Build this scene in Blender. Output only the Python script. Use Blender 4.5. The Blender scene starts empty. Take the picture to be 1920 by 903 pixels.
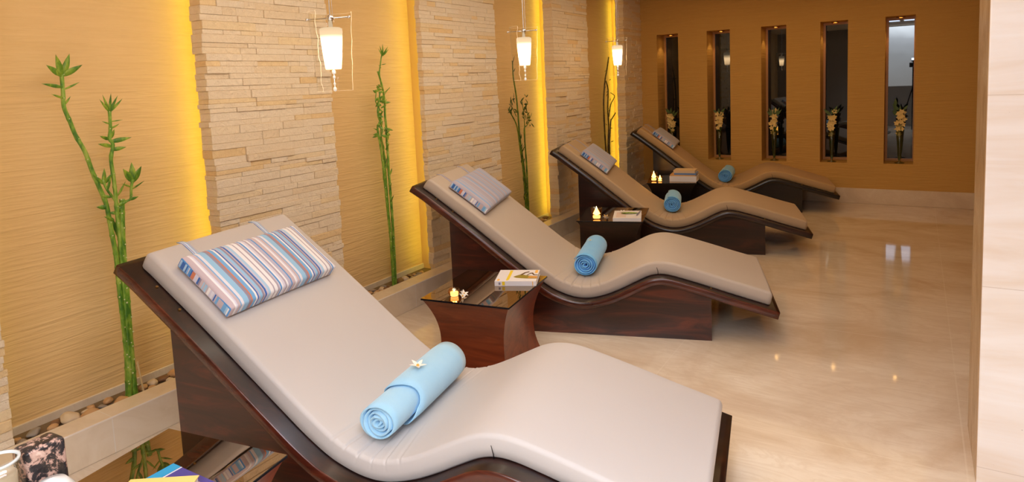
import bpy, bmesh, math, random
from mathutils import Vector, Matrix
from mathutils import noise as mnoise
random.seed(7)
C = bpy.context.scene.collection
PI = math.pi

# ------------------------------------------------------------------ helpers
def lin(c):
    return tuple(((v/255.0)/12.92 if v/255.0 <= 0.04045 else ((v/255.0+0.055)/1.055)**2.4) for v in c) + (1.0,)

class NT:
    def __init__(s, name):
        s.m = bpy.data.materials.new(name); s.m.use_nodes = True
        s.t = s.m.node_tree; s.t.nodes.clear()
        s.out = s.n('ShaderNodeOutputMaterial')
    def n(s, k, **kw):
        nd = s.t.nodes.new(k)
        for a, b in kw.items(): setattr(nd, a, b)
        return nd
    def l(s, a, b): s.t.links.new(a, b)
    def val(s, sock, v):
        if hasattr(v, 'is_output') or isinstance(v, bpy.types.NodeSocket): s.l(v, sock)
        else: sock.default_value = v
    def coord(s, which='Object', scale=(1, 1, 1), loc=(0, 0, 0), rot=(0, 0, 0)):
        tc = s.n('ShaderNodeTexCoord'); mp = s.n('ShaderNodeMapping')
        mp.inputs['Scale'].default_value = scale; mp.inputs['Location'].default_value = loc; mp.inputs['Rotation'].default_value = rot
        s.l(tc.outputs[which], mp.inputs['Vector']); return mp.outputs['Vector']
    def noise(s, vec, scale=5, detail=3, rough=.5, dist=0.0):
        nd = s.n('ShaderNodeTexNoise'); s.l(vec, nd.inputs['Vector'])
        nd.inputs['Scale'].default_value = scale; nd.inputs['Detail'].default_value = detail
        nd.inputs['Roughness'].default_value = rough; nd.inputs['Distortion'].default_value = dist
        return nd.outputs['Fac']
    def ramp(s, fac, stops, interp='LINEAR'):
        nd = s.n('ShaderNodeValToRGB'); s.l(fac, nd.inputs['Fac']); cr = nd.color_ramp; cr.interpolation = interp
        while len(cr.elements) < len(stops): cr.elements.new(.5)
        for e, (p, c) in zip(cr.elements, stops): e.position = p; e.color = c
        return nd.outputs['Color']
    def math(s, op, a, b=0.0, c=0.0):
        nd = s.n('ShaderNodeMath', operation=op)
        s.val(nd.inputs[0], a); s.val(nd.inputs[1], b); s.val(nd.inputs[2], c); return nd.outputs[0]
    def mix(s, fac, a, b, mode='MIX'):
        nd = s.n('ShaderNodeMix', data_type='RGBA', blend_type=mode)
        s.val(nd.inputs['Factor'], fac); s.val(nd.inputs['A'], a) if False else None
        s.val(nd.inputs[6], a); s.val(nd.inputs[7], b); return nd.outputs[2]
    def bump(s, h, strength=.3, dist=.01, normal=None):
        nd = s.n('ShaderNodeBump'); s.l(h, nd.inputs['Height'])
        nd.inputs['Strength'].default_value = strength; nd.inputs['Distance'].default_value = dist
        if normal is not None: s.l(normal, nd.inputs['Normal'])
        return nd.outputs['Normal']
    def pbr(s, color=(.8, .8, .8, 1), rough=.5, metal=0.0, normal=None, **kw):
        p = s.n('ShaderNodeBsdfPrincipled')
        s.val(p.inputs['Base Color'], color); s.val(p.inputs['Roughness'], rough); s.val(p.inputs['Metallic'], metal)
        if normal is not None: s.l(normal, p.inputs['Normal'])
        for k, v in kw.items(): s.val(p.inputs[k.replace('_', ' ')], v)
        s.l(p.outputs[0], s.out.inputs['Surface']); return p

def flat(name, rgb, rough=.5, metal=0.0, **kw):
    n = NT(name); n.pbr(lin(rgb), rough, metal, **kw); return n.m
def emit(name, rgb, strength):
    n = NT(name); e = n.n('ShaderNodeEmission'); e.inputs[0].default_value = lin(rgb); e.inputs[1].default_value = strength
    n.l(e.outputs[0], n.out.inputs['Surface']); return n.m

def obj(name, bm, mat, parent=None, smooth=False, loc=None, rot=None):
    me = bpy.data.meshes.new(name)
    bmesh.ops.recalc_face_normals(bm, faces=bm.faces[:]) if bm.faces else None
    bm.to_mesh(me); bm.free()
    mats = mat if isinstance(mat, (list, tuple)) else [mat]
    for m in mats: me.materials.append(m)
    if smooth:
        for p in me.polygons: p.use_smooth = True
    o = bpy.data.objects.new(name, me); C.objects.link(o)
    if parent is not None: o.parent = parent
    if loc is not None: o.location = loc
    if rot is not None: o.rotation_euler = rot
    return o
def tag(o, label=None, cat=None, group=None, kind=None):
    if label: o['label'] = label
    if cat: o['category'] = cat
    if group: o['group'] = group
    if kind: o['kind'] = kind
    return o
def thing(name, label, cat, loc=(0, 0, 0), rz=0.0, group=None):
    o = bpy.data.objects.new(name, None); C.objects.link(o); o.empty_display_size = .1
    o.location = loc; o.rotation_euler = (0, 0, rz); return tag(o, label, cat, group)
def struct(name, bm, mat, label=None, parent=None, smooth=False):
    o = obj(name, bm, mat, parent, smooth)
    if parent is None: o['kind'] = 'structure'
    if label: o['label'] = label
    return o
def dup(root, loc, rz, label, group=None):
    r = root.copy(); C.objects.link(r); r.location = loc; r.rotation_euler = (0, 0, rz); r['label'] = label
    if group: r['group'] = group
    for ch in list(root.children):
        c = ch.copy(); C.objects.link(c); c.parent = r
        for g in list(ch.children):
            d = g.copy(); C.objects.link(d); d.parent = c
    return r
def box(bm, x0, x1, y0, y1, z0, z1, M=None):
    v = [bm.verts.new((x, y, z)) for x in (x0, x1) for y in (y0, y1) for z in (z0, z1)]
    if M is not None:
        for q in v: q.co = M @ q.co
    fs = [bm.faces.new([v[i] for i in f]) for f in ((0, 1, 3, 2), (4, 6, 7, 5), (0, 4, 5, 1), (2, 3, 7, 6), (0, 2, 6, 4), (1, 5, 7, 3))]
    return v, fs
def bevel_all(bm, w, seg=2):
    bmesh.ops.bevel(bm, geom=bm.edges[:], offset=w, segments=seg, profile=.5, affect='EDGES', clamp_overlap=True)
def newbox(x0, x1, y0, y1, z0, z1, bev=0, seg=2):
    bm = bmesh.new(); box(bm, x0, x1, y0, y1, z0, z1)
    if bev: bevel_all(bm, bev, seg)
    return bm
def lathe(bm, prof, seg=24, M=None, closed=False):
    rings = []
    for (r, z) in prof:
        ring = []
        for i in range(seg):
            a = 2*PI*i/seg; p = Vector((r*math.cos(a), r*math.sin(a), z))
            if M is not None: p = M @ p
            ring.append(bm.verts.new(p))
        rings.append(ring)
    for a, b in zip(rings, rings[1:]):
        for i in range(seg):
            j = (i+1) % seg; bm.faces.new((a[i], a[j], b[j], b[i]))
    if closed:
        bm.faces.new(rings[0]); bm.faces.new(rings[-1])
def tube(bm, pts, rad, seg=8, caps=True):
    pts = [Vector(p) for p in pts]; n = len(pts)
    rr = rad if isinstance(rad, (list, tuple)) else [rad]*n
    up = Vector((0, 0, 1)); prev = None; rings = []
    for i, p in enumerate(pts):
        t = (pts[min(i+1, n-1)] - pts[max(i-1, 0)]).normalized()
        if prev is None:
            a = t.cross(up if abs(t.z) < .9 else Vector((1, 0, 0))).normalized()
        else:
            a = (prev - t*prev.dot(t)).normalized()
        prev = a; b = t.cross(a)
        rings.append([bm.verts.new(p + (a*math.cos(2*PI*k/seg) + b*math.sin(2*PI*k/seg))*rr[i]) for k in range(seg)])
    for r0, r1 in zip(rings, rings[1:]):
        for k in range(seg):
            j = (k+1) % seg; bm.faces.new((r0[k], r0[j], r1[j], r1[k]))
    if caps: bm.faces.new(rings[0]); bm.faces.new(rings[-1])
def spline(pts, per=6):
    out = []; n = len(pts); P = [Vector(p) for p in pts]
    for i in range(n-1):
        p0, p1, p2, p3 = P[max(i-1, 0)], P[i], P[i+1], P[min(i+2, n-1)]
        for k in range(per):
            t = k/per
            out.append(.5*((2*p1) + (-p0+p2)*t + (2*p0-5*p1+4*p2-p3)*t*t + (-p0+3*p1-3*p2+p3)*t**3))
    out.append(P[-1]); return out
def leaf(bm, base, d, length, width, nrm=(1, 0, 0), droop=.15):
    base = Vector(base); d = Vector(d).normalized(); nrm = Vector(nrm)
    s = d.cross(nrm).normalized(); nn = s.cross(d).normalized()
    L = []; R = []; M = []
    N = 6
    for i in range(N+1):
        t = i/N; w = width*.42*math.sin(PI*min(1, t*.93+.07))**.9*(1-t*.45) if t < 1 else 0.0
        c = base + d*length*t - nn*droop*length*t*t
        M.append(bm.verts.new(c - nn*w*.25)); L.append(bm.verts.new(c + s*w)); R.append(bm.verts.new(c - s*w))
    for i in range(N):
        bm.faces.new((L[i], L[i+1], M[i+1], M[i])); bm.faces.new((M[i], M[i+1], R[i+1], R[i]))

# ------------------------------------------------------------------ camera (solved from the photograph's perspective)
F = 1216.84
R_ = Vector((0.8491, 0.5264, -0.0447)); U_ = Vector((-0.0162, 0.1106, 0.9937)); D_ = Vector((-0.528, 0.843, -0.1025))
cam = bpy.data.cameras.new('camera'); co = bpy.data.objects.new('camera', cam); C.objects.link(co)
Mx = Matrix((( R_.x, U_.x, -D_.x), (R_.y, U_.y, -D_.y), (R_.z, U_.z, -D_.z)))
co.matrix_world = Matrix.Translation((2.3707, -1.1358, 1.4068)) @ Mx.to_4x4()
cam.sensor_width = 36.0; cam.sensor_fit = 'HORIZONTAL'; cam.lens = F/1920*36.0; cam.shift_y = -170.57/1920
cam.clip_start = .02
bpy.context.scene.camera = co

# ------------------------------------------------------------------ materials
def mat_plaster(name, a, b, axis='y'):
    n = NT(name)
    sc = (1, 2.2, 34) if axis == 'y' else (2.2, 1, 34)
    v = n.coord('Object', sc)
    h1 = n.noise(v, 1.6, 2.5, .55, .6)
    v2 = n.coord('Object', (1, 5, 75) if axis == 'y' else (5, 1, 75))
    h2 = n.noise(v2, 1.3, 2, .5, .3)
    h = n.math('ADD', n.math('MULTIPLY', h1, .75), n.math('MULTIPLY', h2, .3))
    big = n.noise(n.coord('Object', (1, 1, 1)), .9, 2)
    col = n.mix(n.math('MULTIPLY', h, .7), lin(a), lin(b))
    col = n.mix(n.math('MULTIPLY', big, .25), col, lin(b))
    n.pbr(col, .62, normal=n.bump(h, .42, .018), Specular_IOR_Level=.25)
    return n.m
M_plaster = mat_plaster('combed_plaster', (222, 184, 126), (242, 208, 152), 'y')
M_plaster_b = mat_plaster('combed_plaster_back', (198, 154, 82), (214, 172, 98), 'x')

def mat_stone(name):
    n = NT(name)
    at = n.n('ShaderNodeAttribute', attribute_name='tone')
    base = n.ramp(at.outputs['Fac'], [(0, lin((240, 222, 194))), (.35, lin((245, 230, 206))), (.6, lin((248, 236, 216))), (.8, lin((247, 226, 186))), (1, lin((243, 212, 160)))])
    v = n.coord('Object', (1, 1, 1))
    nz = n.noise(v, 38, 6, .7, .4); n2 = n.noise(v, 4, 3)
    col = n.mix(n.math('MULTIPLY', nz, .35), base, lin((232, 204, 166)))
    col = n.mix(n.math('MULTIPLY', n2, .18), col, lin((244, 214, 160)))
    n.pbr(col, .8, normal=n.bump(nz, .85, .015), Specular_IOR_Level=.2)
    return n.m
M_stone = mat_stone('split_ledger_stone')

def mat_marble(name, a, b, c, rough=.1, tile=None, bump=0.0, spec=.5, scale=1.0):
    n = NT(name)
    v = n.coord('Object', (scale*1.0, scale*1.5, scale*1.0), rot=(0, 0, .5))
    n1 = n.noise(v, 1.3, 6, .6, 1.2); n2 = n.noise(n.coord('Object', (scale*1.5, scale*6, scale*2), rot=(0, 0, .35)), 1.6, 6, .65, 1.5)
    col = n.ramp(n1, [(.3, lin(a)), (.5, lin(b)), (.72, lin(c))])
    vein = n.ramp(n2, [(.42, (0, 0, 0, 1)), (.5, (1, 1, 1, 1)), (.56, (0, 0, 0, 1))])
    col = n.mix(n.math('MULTIPLY', vein, .30), col, lin(a))
    nrm = None
    if tile:
        tw, th, ox, oy = tile
        tc = n.n('ShaderNodeTexCoord'); sp = n.n('ShaderNodeSeparateXYZ'); n.l(tc.outputs['Object'], sp.inputs[0])
        def joint(axis, w, o):
            q = n.math('FRACT', n.math('DIVIDE', n.math('SUBTRACT', sp.outputs[axis], o), w))
            return n.math('ADD', n.math('LESS_THAN', q, .0028/w), n.math('GREATER_THAN', q, 1-.0028/w))
        j = n.math('MINIMUM', n.math('ADD', joint('X', tw, ox), joint('Y', th, oy)), 1.0)
        # tone varies a little from tile to tile
        fx = n.math('FLOOR', n.math('DIVIDE', n.math('SUBTRACT', sp.outputs['X'], ox), tw)); fy = n.math('FLOOR', n.math('DIVIDE', n.math('SUBTRACT', sp.outputs['Y'], oy), th))
        cb = n.n('ShaderNodeCombineXYZ'); n.l(fx, cb.inputs[0]); n.l(fy, cb.inputs[1])
        wn = n.n('ShaderNodeTexWhiteNoise'); n.l(cb.outputs[0], wn.inputs['Vector'])
        col = n.mix(n.math('MULTIPLY', wn.outputs['Value'], .10), col, lin(a))
        col = n.mix(n.math('MULTIPLY', j, .35), col, lin((238, 226, 208)))
    if bump:
        pits = n.noise(n.coord('Object', (6, 6, 22)), 6, 4, .6)
        nrm = n.bump(n.ramp(pits, [(.3, (0, 0, 0, 1)), (.4, (1, 1, 1, 1))]), bump, .002)
    rn = n.math('ADD', n.math('MULTIPLY', n2, .06), rough-.03)
    n.pbr(col, rn, normal=nrm, Specular_IOR_Level=spec)
    return n.m
M_floor = mat_marble('polished_marble', (206, 182, 154), (227, 210, 188), (240, 228, 210), .055, tile=(1.2, .6, 2.54, 1.435), spec=.55)
M_bench = mat_marble('honed_marble', (214, 194, 168), (226, 208, 184), (234, 220, 200), .3, scale=2)
M_pier = NT('travertine')
def _pier():
    n = M_pier
    v = n.coord('Object', (1, 1, 7)); n1 = n.noise(v, 1.2, 5, .6, .8)
    col = n.ramp(n1, [(.3, lin((234, 220, 206))), (.5, lin((242, 235, 230))), (.7, lin((246, 243, 242)))])
    tc = n.n('ShaderNodeTexCoord'); sp = n.n('ShaderNodeSeparateXYZ'); n.l(tc.outputs['Object'], sp.inputs[0])
    pits = n.noise(n.coord('Object', (9, 9, 26)), 3.2, 4, .6)
    pm = n.ramp(pits, [(.235, (1, 1, 1, 1)), (.262, (0, 0, 0, 1))])
    col = n.mix(n.math('MULTIPLY', pm, .7), col, lin((120, 95, 75)))
    q = n.math('FRACT', n.math('DIVIDE', n.math('SUBTRACT', sp.outputs['Z'], .06), .62))
    col = n.mix(n.math('MULTIPLY', n.math('LESS_THAN', q, .004), .4), col, lin((180, 160, 140)))
    n.pbr(col, .33, normal=n.bump(n.math('SUBTRACT', 1.0, pm), .6, .003))
_pier(); M_pier = M_pier.m
M_pier_shade = mat_marble('travertine_shaded_side', (170, 140, 106), (192, 164, 130), (206, 182, 150), .25, bump=.4, scale=2)  # same travertine painted darker for the side turned from the light

def mat_wood(name, a, b, c, rough=.28, axis='x'):
    n = NT(name)
    sc = (1.6, 8, 9) if axis == 'x' else (8, 8, 1.6)
    n1 = n.noise(n.coord('Object', sc), 1.4, 4, .6, 1.4)
    n2 = n.noise(n.coord('Object', (sc[0]*2, sc[1]*8, sc[2]*8)), 2, 3, .6)
    col = n.ramp(n1, [(.3, lin(a)), (.5, lin(b)), (.68, lin(c))])
    col = n.mix(n.math('MULTIPLY', n2, .4), col, lin(a))
    n.pbr(col, rough, normal=n.bump(n2, .05, .002), Coat_Weight=.25, Coat_Roughness=.15)
    return n.m
M_wood = mat_wood('dark_mahogany', (32, 14, 11), (62, 27, 19), (102, 45, 28))
M_wood_t = mat_wood('red_mahogany', (98, 38, 16), (126, 55, 25), (146, 70, 34), .33)
M_railtop = mat_wood('mahogany_top', (24, 12, 11), (36, 18, 15), (58, 28, 20), .3)
M_rail = mat_wood('mahogany_edge', (50, 20, 13), (80, 35, 23), (104, 48, 30), .22)

def mat_cushion(a=(192, 185, 182), b=(198, 192, 189)):
    n = NT('taupe_leatherette')
    nz = n.noise(n.coord('Object', (1, 1, 1)), 180, 3)
    n2 = n.noise(n.coord('Object', (1, 1, 1)), 2.5, 2)
    col = n.mix(n2, lin(a), lin(b))
    n.pbr(col, .55, normal=n.bump(nz, .06, .002), Sheen_Weight=.1, Specular_IOR_Level=.3)
    return n.m
M_cush = mat_cushion()
M_screw = flat('brass', (190, 150, 90), .3, 1.0)

PAL = [(202, 202, 222), (150, 196, 232), (236, 236, 242), (178, 168, 184), (86, 150, 214), (214, 212, 230), (200, 184, 192), (168, 204, 234), (150, 142, 164), (226, 226, 238), (64, 108, 186), (206, 190, 196), (240, 238, 240), (206, 128, 96), (120, 176, 226), (186, 184, 208)]
PAL2 = [(176, 172, 192), (184, 178, 192), (180, 172, 186), (150, 176, 214), (186, 182, 200), (178, 166, 178), (170, 166, 188), (184, 180, 196)]
def mat_stripe(name, pal, axis, period, seed):
    n = NT(name); rnd = random.Random(seed)
    tc = n.n('ShaderNodeTexCoord'); sp = n.n('ShaderNodeSeparateXYZ'); n.l(tc.outputs['Object'], sp.inputs[0])
    q = n.math('FRACT', n.math('DIVIDE', n.math('ADD', sp.outputs[axis], 2.0), period))
    stops = []; p = 0.0; last = None
    while p < .99 and len(stops) < 31:
        c = rnd.choice([k for k in pal if k != last]); last = c; stops.append((p, lin(c))); p += rnd.choice([.018, .025, .035, .05])*1.05
    col = n.ramp(q, stops, 'CONSTANT')
    wv = n.noise(n.coord('Object', (1, 1, 1)), 300, 2)
    n.pbr(col, .75, normal=n.bump(wv, .15, .001), Sheen_Weight=.15, Specular_IOR_Level=.2)
    return n.m
M_st_top = mat_stripe('striped_cotton', PAL, 'Y', .30, 5)
M_st_end = mat_stripe('striped_cotton_end', PAL, 'X', .30, 11)
M_st_dull = mat_stripe('muted_striped_cotton', PAL2, 'Y', .42, 8)
M_strap = mat_stripe('striped_ribbon', PAL[1:5], 'Y', .04, 3)

def mat_towel(a=(154, 206, 238), b=(176, 219, 245)):
    n = NT('blue_terry')
    nz = n.noise(n.coord('Object', (1, 1, 1)), 260, 3, .7); n2 = n.noise(n.coord('Object', (1, 1, 1)), 14, 3)
    col = n.mix(n2, lin(a), lin(b))
    n.pbr(col, .9, normal=n.bump(nz, .5, .003), Sheen_Weight=.4, Specular_IOR_Level=.1)
    return n.m
M_towel = mat_towel(); M_towel_b = mat_towel((104, 186, 255), (136, 206, 255))  # second copy of the terry painted bluer to offset the warm light
M_petal = flat('white_petal', (245, 240, 232), .5)
M_petal_y = flat('cream_petal', (244, 228, 176), .5)
M_core = flat('yellow_flower_heart', (220, 170, 60), .6)

def mat_mirrorglass(name, tint, dark, f0, rough=.01):
    n = NT(name)
    g = n.n('ShaderNodeBsdfGlossy'); g.inputs['Color'].default_value = lin(tint); g.inputs['Roughness'].default_value = rough
    d = n.n('ShaderNodeBsdfDiffuse'); d.inputs['Color'].default_value = lin(dark)
    fr = n.n('ShaderNodeFresnel'); fr.inputs['IOR'].default_value = 1.5
    fac = n.math('MINIMUM', n.math('ADD', fr.outputs[0], f0), 1.0)
    mx = n.n('ShaderNodeMixShader'); n.l(fac, mx.inputs[0]); n.l(d.outputs[0], mx.inputs[1]); n.l(g.outputs[0], mx.inputs[2])
    n.l(mx.outputs[0], n.out.inputs['Surface']); return n.m
M_tabletop = mat_mirrorglass('bronze_mirror_glass', (206, 188, 166), (44, 28, 16), .52)
M_black = flat('black_edge', (16, 16, 22), .25)
M_winglass = mat_mirrorglass('dark_window_glass', (235, 240, 245), (20, 23, 26), .035)

def mat_clear(name, tint=(250, 250, 248), f=0.0, ior=1.45):
    n = NT(name)
    t = n.n('ShaderNodeBsdfTransparent'); t.inputs[0].default_value = lin(tint)
    g = n.n('ShaderNodeBsdfGlossy'); g.inputs['Roughness'].default_value = .03
    fr = n.n('ShaderNodeFresnel'); fr.inputs['IOR'].default_value = ior
    ge = n.n('ShaderNodeNewGeometry')
    fr2 = n.math('MULTIPLY', fr.outputs[0], n.math('SUBTRACT', 1.0, ge.outputs['Backfacing']))
    fac = n.math('MINIMUM', n.math('ADD', fr2, f), 1.0)
    mx = n.n('ShaderNodeMixShader'); n.l(fac, mx.inputs[0]); n.l(t.outputs[0], mx.inputs[1]); n.l(g.outputs[0], mx.inputs[2])
    n.l(mx.outputs[0], n.out.inputs['Surface']); return n.m
M_clear = mat_clear('clear_glass', (250, 249, 245), .02, 1.45)
M_sheet = mat_clear('thin_sheet_glass', (252, 251, 248), .015, 1.25)
def mat_edge():
    n = NT('glass_edge'); t = n.n('ShaderNodeBsdfTransparent'); t.inputs[0].default_value = (1, 1, 1, 1)
    d = n.n('ShaderNodeBsdfTranslucent'); d.inputs[0].default_value = (1, .95, .85, 1); d2 = n.n('ShaderNodeBsdfDiffuse'); d2.inputs[0].default_value = (1, .95, .85, 1)
    a = n.n('ShaderNodeAddShader'); n.l(d.outputs[0], a.inputs[0]); n.l(d2.outputs[0], a.inputs[1])
    m = n.n('ShaderNodeMixShader'); m.inputs[0].default_value = .30; n.l(t.outputs[0], m.inputs[1]); n.l(a.outputs[0], m.inputs[2])
    n.l(m.outputs[0], n.out.inputs['Surface']); return n.m
M_clear_edge = mat_edge()
M_amber = mat_clear('amber_glass', (252, 226, 184), .03)
M_chrome = flat('chrome', (225, 228, 235), .12, 1.0)
M_cord = flat('cord', (200, 200, 205), .3, .6)

# pendant shade: frosted glass, brightest in its middle where the bulb sits
def mat_shade():
    n = NT('frosted_shade')
    tc = n.n('ShaderNodeTexCoord'); sp = n.n('ShaderNodeSeparateXYZ'); n.l(tc.outputs['Object'], sp.inputs[0])
    z = sp.outputs['Z']
    col = n.ramp(n.math('DIVIDE', n.math('ADD', z, .10), .2), [(.0, (2.2, 1.3, .55, 1)), (.15, (9, 5.6, 2.7, 1)), (.5, (14, 9, 4.6, 1)), (.70, (4.0, 2.7, 1.4, 1)), (.80, (1.1, .76, .44, 1)), (1, (.80, .58, .34, 1))])
    e = n.n('ShaderNodeEmission'); n.l(col, e.inputs[0]); e.inputs[1].default_value = 1.0
    n.l(e.outputs[0], n.out.inputs['Surface']); return n.m
M_shade = mat_shade()
M_led = emit('yellow_led', (250, 250, 90), 6.5)
M_halogen = emit('halogen', (255, 200, 120), 30.0)
M_panel = emit('daylight_panel', (226, 236, 255), 16.0)
M_flame = emit('flame', (255, 214, 130), 14.0)
M_glow = emit('glowing_wax', (255, 226, 180), 3.0)

def mat_bamboo(name, a, b, c, ring):
    n = NT(name)
    nz = n.noise(n.coord('Object', (6, 6, 2.2)), 7, 3, .6); n2 = n.noise(n.coord('Object', (1, 40, 12)), 3, 2)
    col = n.ramp(nz, [(.35, lin(a)), (.5, lin(b)), (.66, lin(c))])
    col = n.mix(n.math('MULTIPLY', n2, .3), col, lin(a))
    n.pbr(col, .38); return n.m
M_bam = mat_bamboo('bamboo_green', (66, 118, 36), (124, 166, 52), (176, 196, 88), None)
M_leaf = mat_bamboo('leaf_green', (70, 118, 34), (116, 156, 44), (168, 188, 62), None)
M_node = flat('bamboo_node', (206, 208, 160), .5)
M_twig = flat('brown_twig', (74, 48, 24), .6)
M_pebs = [flat('pebble_tan', (196, 152, 104), .5), flat('pebble_grey', (150, 138, 124), .45), flat('pebble_cream', (214, 190, 156), .5), flat('pebble_brown', (128, 92, 60), .5)]
M_soil = flat('trough_gravel_bed', (120, 98, 70), .9)
M_ceil = flat('ceiling_paint', (226, 196, 156), .7)
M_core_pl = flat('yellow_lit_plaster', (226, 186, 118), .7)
M_room = flat('room_wall_paint', (190, 158, 122), .8)
M_flamewick = flat('candle_wax', (246, 236, 220), .5)

# ------------------------------------------------------------------ room shell
XB, XF, XP = -.64, -.46, -.34          # niche back wall, pillar face, planter front
YB, CZ = 6.42, 2.32
bm = newbox(XP-.6, 5.6, -3.3, 6.9, -.1, 0); struct('floor', bm, M_floor, 'cream polished marble tile floor')
bm = newbox(XB-.3, 5.6, -3.3, 6.9, CZ, CZ+.1); struct('ceiling', bm, M_ceil, 'low warm painted ceiling')
bm = newbox(XB-.15, XB, -3.3, YB, 0, CZ); struct('wall_left', bm, M_plaster, 'combed ochre plaster wall behind the bamboo niches')
bm = newbox(5.5, 5.65, -3.3, 6.9, 0, CZ); struct('wall_right', bm, M_room)

# back wall with five slot niches
wX0, wdx, ww, zb, zt = -.2643, .5899, .257, .4202, 1.895
bm = bmesh.new(); DW = .30
cols = []; x = XB
for k in range(5):
    a = wX0+k*wdx; cols.append((x, a)); x = a+ww
cols.append((x, 5.5))
for a, b in cols: box(bm, a, b, YB, YB+DW, 0, CZ)
for k in range(5):
    a = wX0+k*wdx
    box(bm, a, a+ww, YB, YB+DW, 0, zb); box(bm, a, a+ww, YB, YB+DW, zt, CZ)
bmesh.ops.remove_doubles(bm, verts=bm.verts[:], dist=1e-5)
# drop the internal shared faces so that the wall reads as one skin
seen = {}
for f in list(bm.faces):
    key = tuple(sorted(v.index for v in f.verts)); 
bm.verts.index_update()
for f in list(bm.faces):
    key = tuple(sorted(v.index for v in f.verts)); seen.setdefault(key, []).append(f)
dead = [f for fs in seen.values() if len(fs) > 1 for f in fs]
bmesh.ops.delete(bm, geom=dead, context='FACES_ONLY')
struct('wall_back', bm, M_plaster_b, 'combed ochre plaster end wall with five tall slots')
M_frame = flat('window_frame_timber', (196, 146, 92), .4)
places = ['in the leftmost slot, half hidden by the farthest lounger', 'in the second slot from the stone wall, a lamp mirrored in it', 'in the middle slot', 'in the fourth slot, left of the brightest one', 'in the rightmost slot, showing a bright white reflection']
for k in range(5):
    a = wX0+k*wdx; b = a+ww
    g = struct('window_%d' % (k+1), newbox(a, b, YB+.285, YB+.30, zb, zt), M_winglass, 'tall narrow dark glass pane '+places[k])
    bm = bmesh.new(); fw = .022
    box(bm, a, a+fw, YB+.262, YB+.284, zb, zt); box(bm, b-fw*.5, b, YB+.262, YB+.284, zb, zt)
    box(bm, a+fw, b-fw*.5, YB+.262, YB+.284, zb, zb+.025); box(bm, a+fw, b-fw*.5, YB+.262, YB+.284, zt-.025, zt)
    obj('window_frame', bm, M_frame, g)
    # halogen let into the head of the slot
    cx = a+ww*.5; cy = YB+.13
    t = thing('recessed_spotlight', 'small brass spotlight in the top of the '+['leftmost slot','second slot from the stone wall','middle slot','slot left of the brightest one','rightmost slot'][k], 'spotlight', (cx, cy, zt-.012), 0, 'spotlights in the window slots')
    bm = bmesh.new(); lathe(bm, [(.018, .0), (.040, 0), (.040, .0118), (.018, .0118), (.018, 0)], 20); obj('trim_ring', bm, M_screw, t)
    bm = bmesh.new(); lathe(bm, [(.0005, .004), (.018, .004)], 16); obj('lamp', bm, M_halogen, t)
    ld = bpy.data.lights.new('slot_light', 'SPOT'); ld.energy = 1.6; ld.color = (1, .66, .3); ld.spot_size = 1.6; ld.shadow_soft_size = .02
    lo = bpy.data.objects.new('slot_light', ld); C.objects.link(lo); lo.location = (0, 0, -.006); lo.parent = t
struct('baseboard_back', newbox(XP, 5.5, YB-.02, YB, 0, .158, .003), M_bench, 'marble baseboard under the end wall')

# planter bench along the left wall
bm = newbox(XF, XP, -3.3, YB, 0, .152, .004)
def mat_bench_j():
    n = NT('bench_marble')
    v = n.coord('Object', (2, 2, 2)); n1 = n.noise(v, 2.2, 6, .6, 1)
    col = n.ramp(n1, [(.3, lin((222, 202, 174))), (.55, lin((234, 217, 192))), (.75, lin((240, 226, 206)))])
    tc = n.n('ShaderNodeTexCoord'); sp = n.n('ShaderNodeSeparateXYZ'); n.l(tc.outputs['Object'], sp.inputs[0])
    q = n.math('FRACT', n.math('DIVIDE', n.math('ADD', sp.outputs['Y'], 4.87), .62))
    j = n.math('LESS_THAN', q, .006)
    e = n.math('MULTIPLY', n.math('GREATER_THAN', sp.outputs['Z'], .1475), n.math('GREATER_THAN', sp.outputs['X'], XP-.006))
    f = n.math('LESS_THAN', sp.outputs['Z'], .022)
    col = n.mix(n.math('MULTIPLY', n.math('MINIMUM', n.math('ADD', j, e), 1), .6), col, lin((240, 234, 226)))
    n.pbr(col, .25); return n.m
M_benchj = mat_bench_j()
struct('trim_1', bm, M_benchj, 'long marble kerb of the planter in front of the niches')
struct('trim_2', newbox(XB, XB+.012, -3.3, YB-.02, .06, .145, .002), M_bench, 'marble skirting at the foot of the niche wall')
struct('trim_3', newbox(XB+.012, XF, -3.3, YB-.02, 0, .112), M_soil, 'gravel bed of the planter trough')

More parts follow.
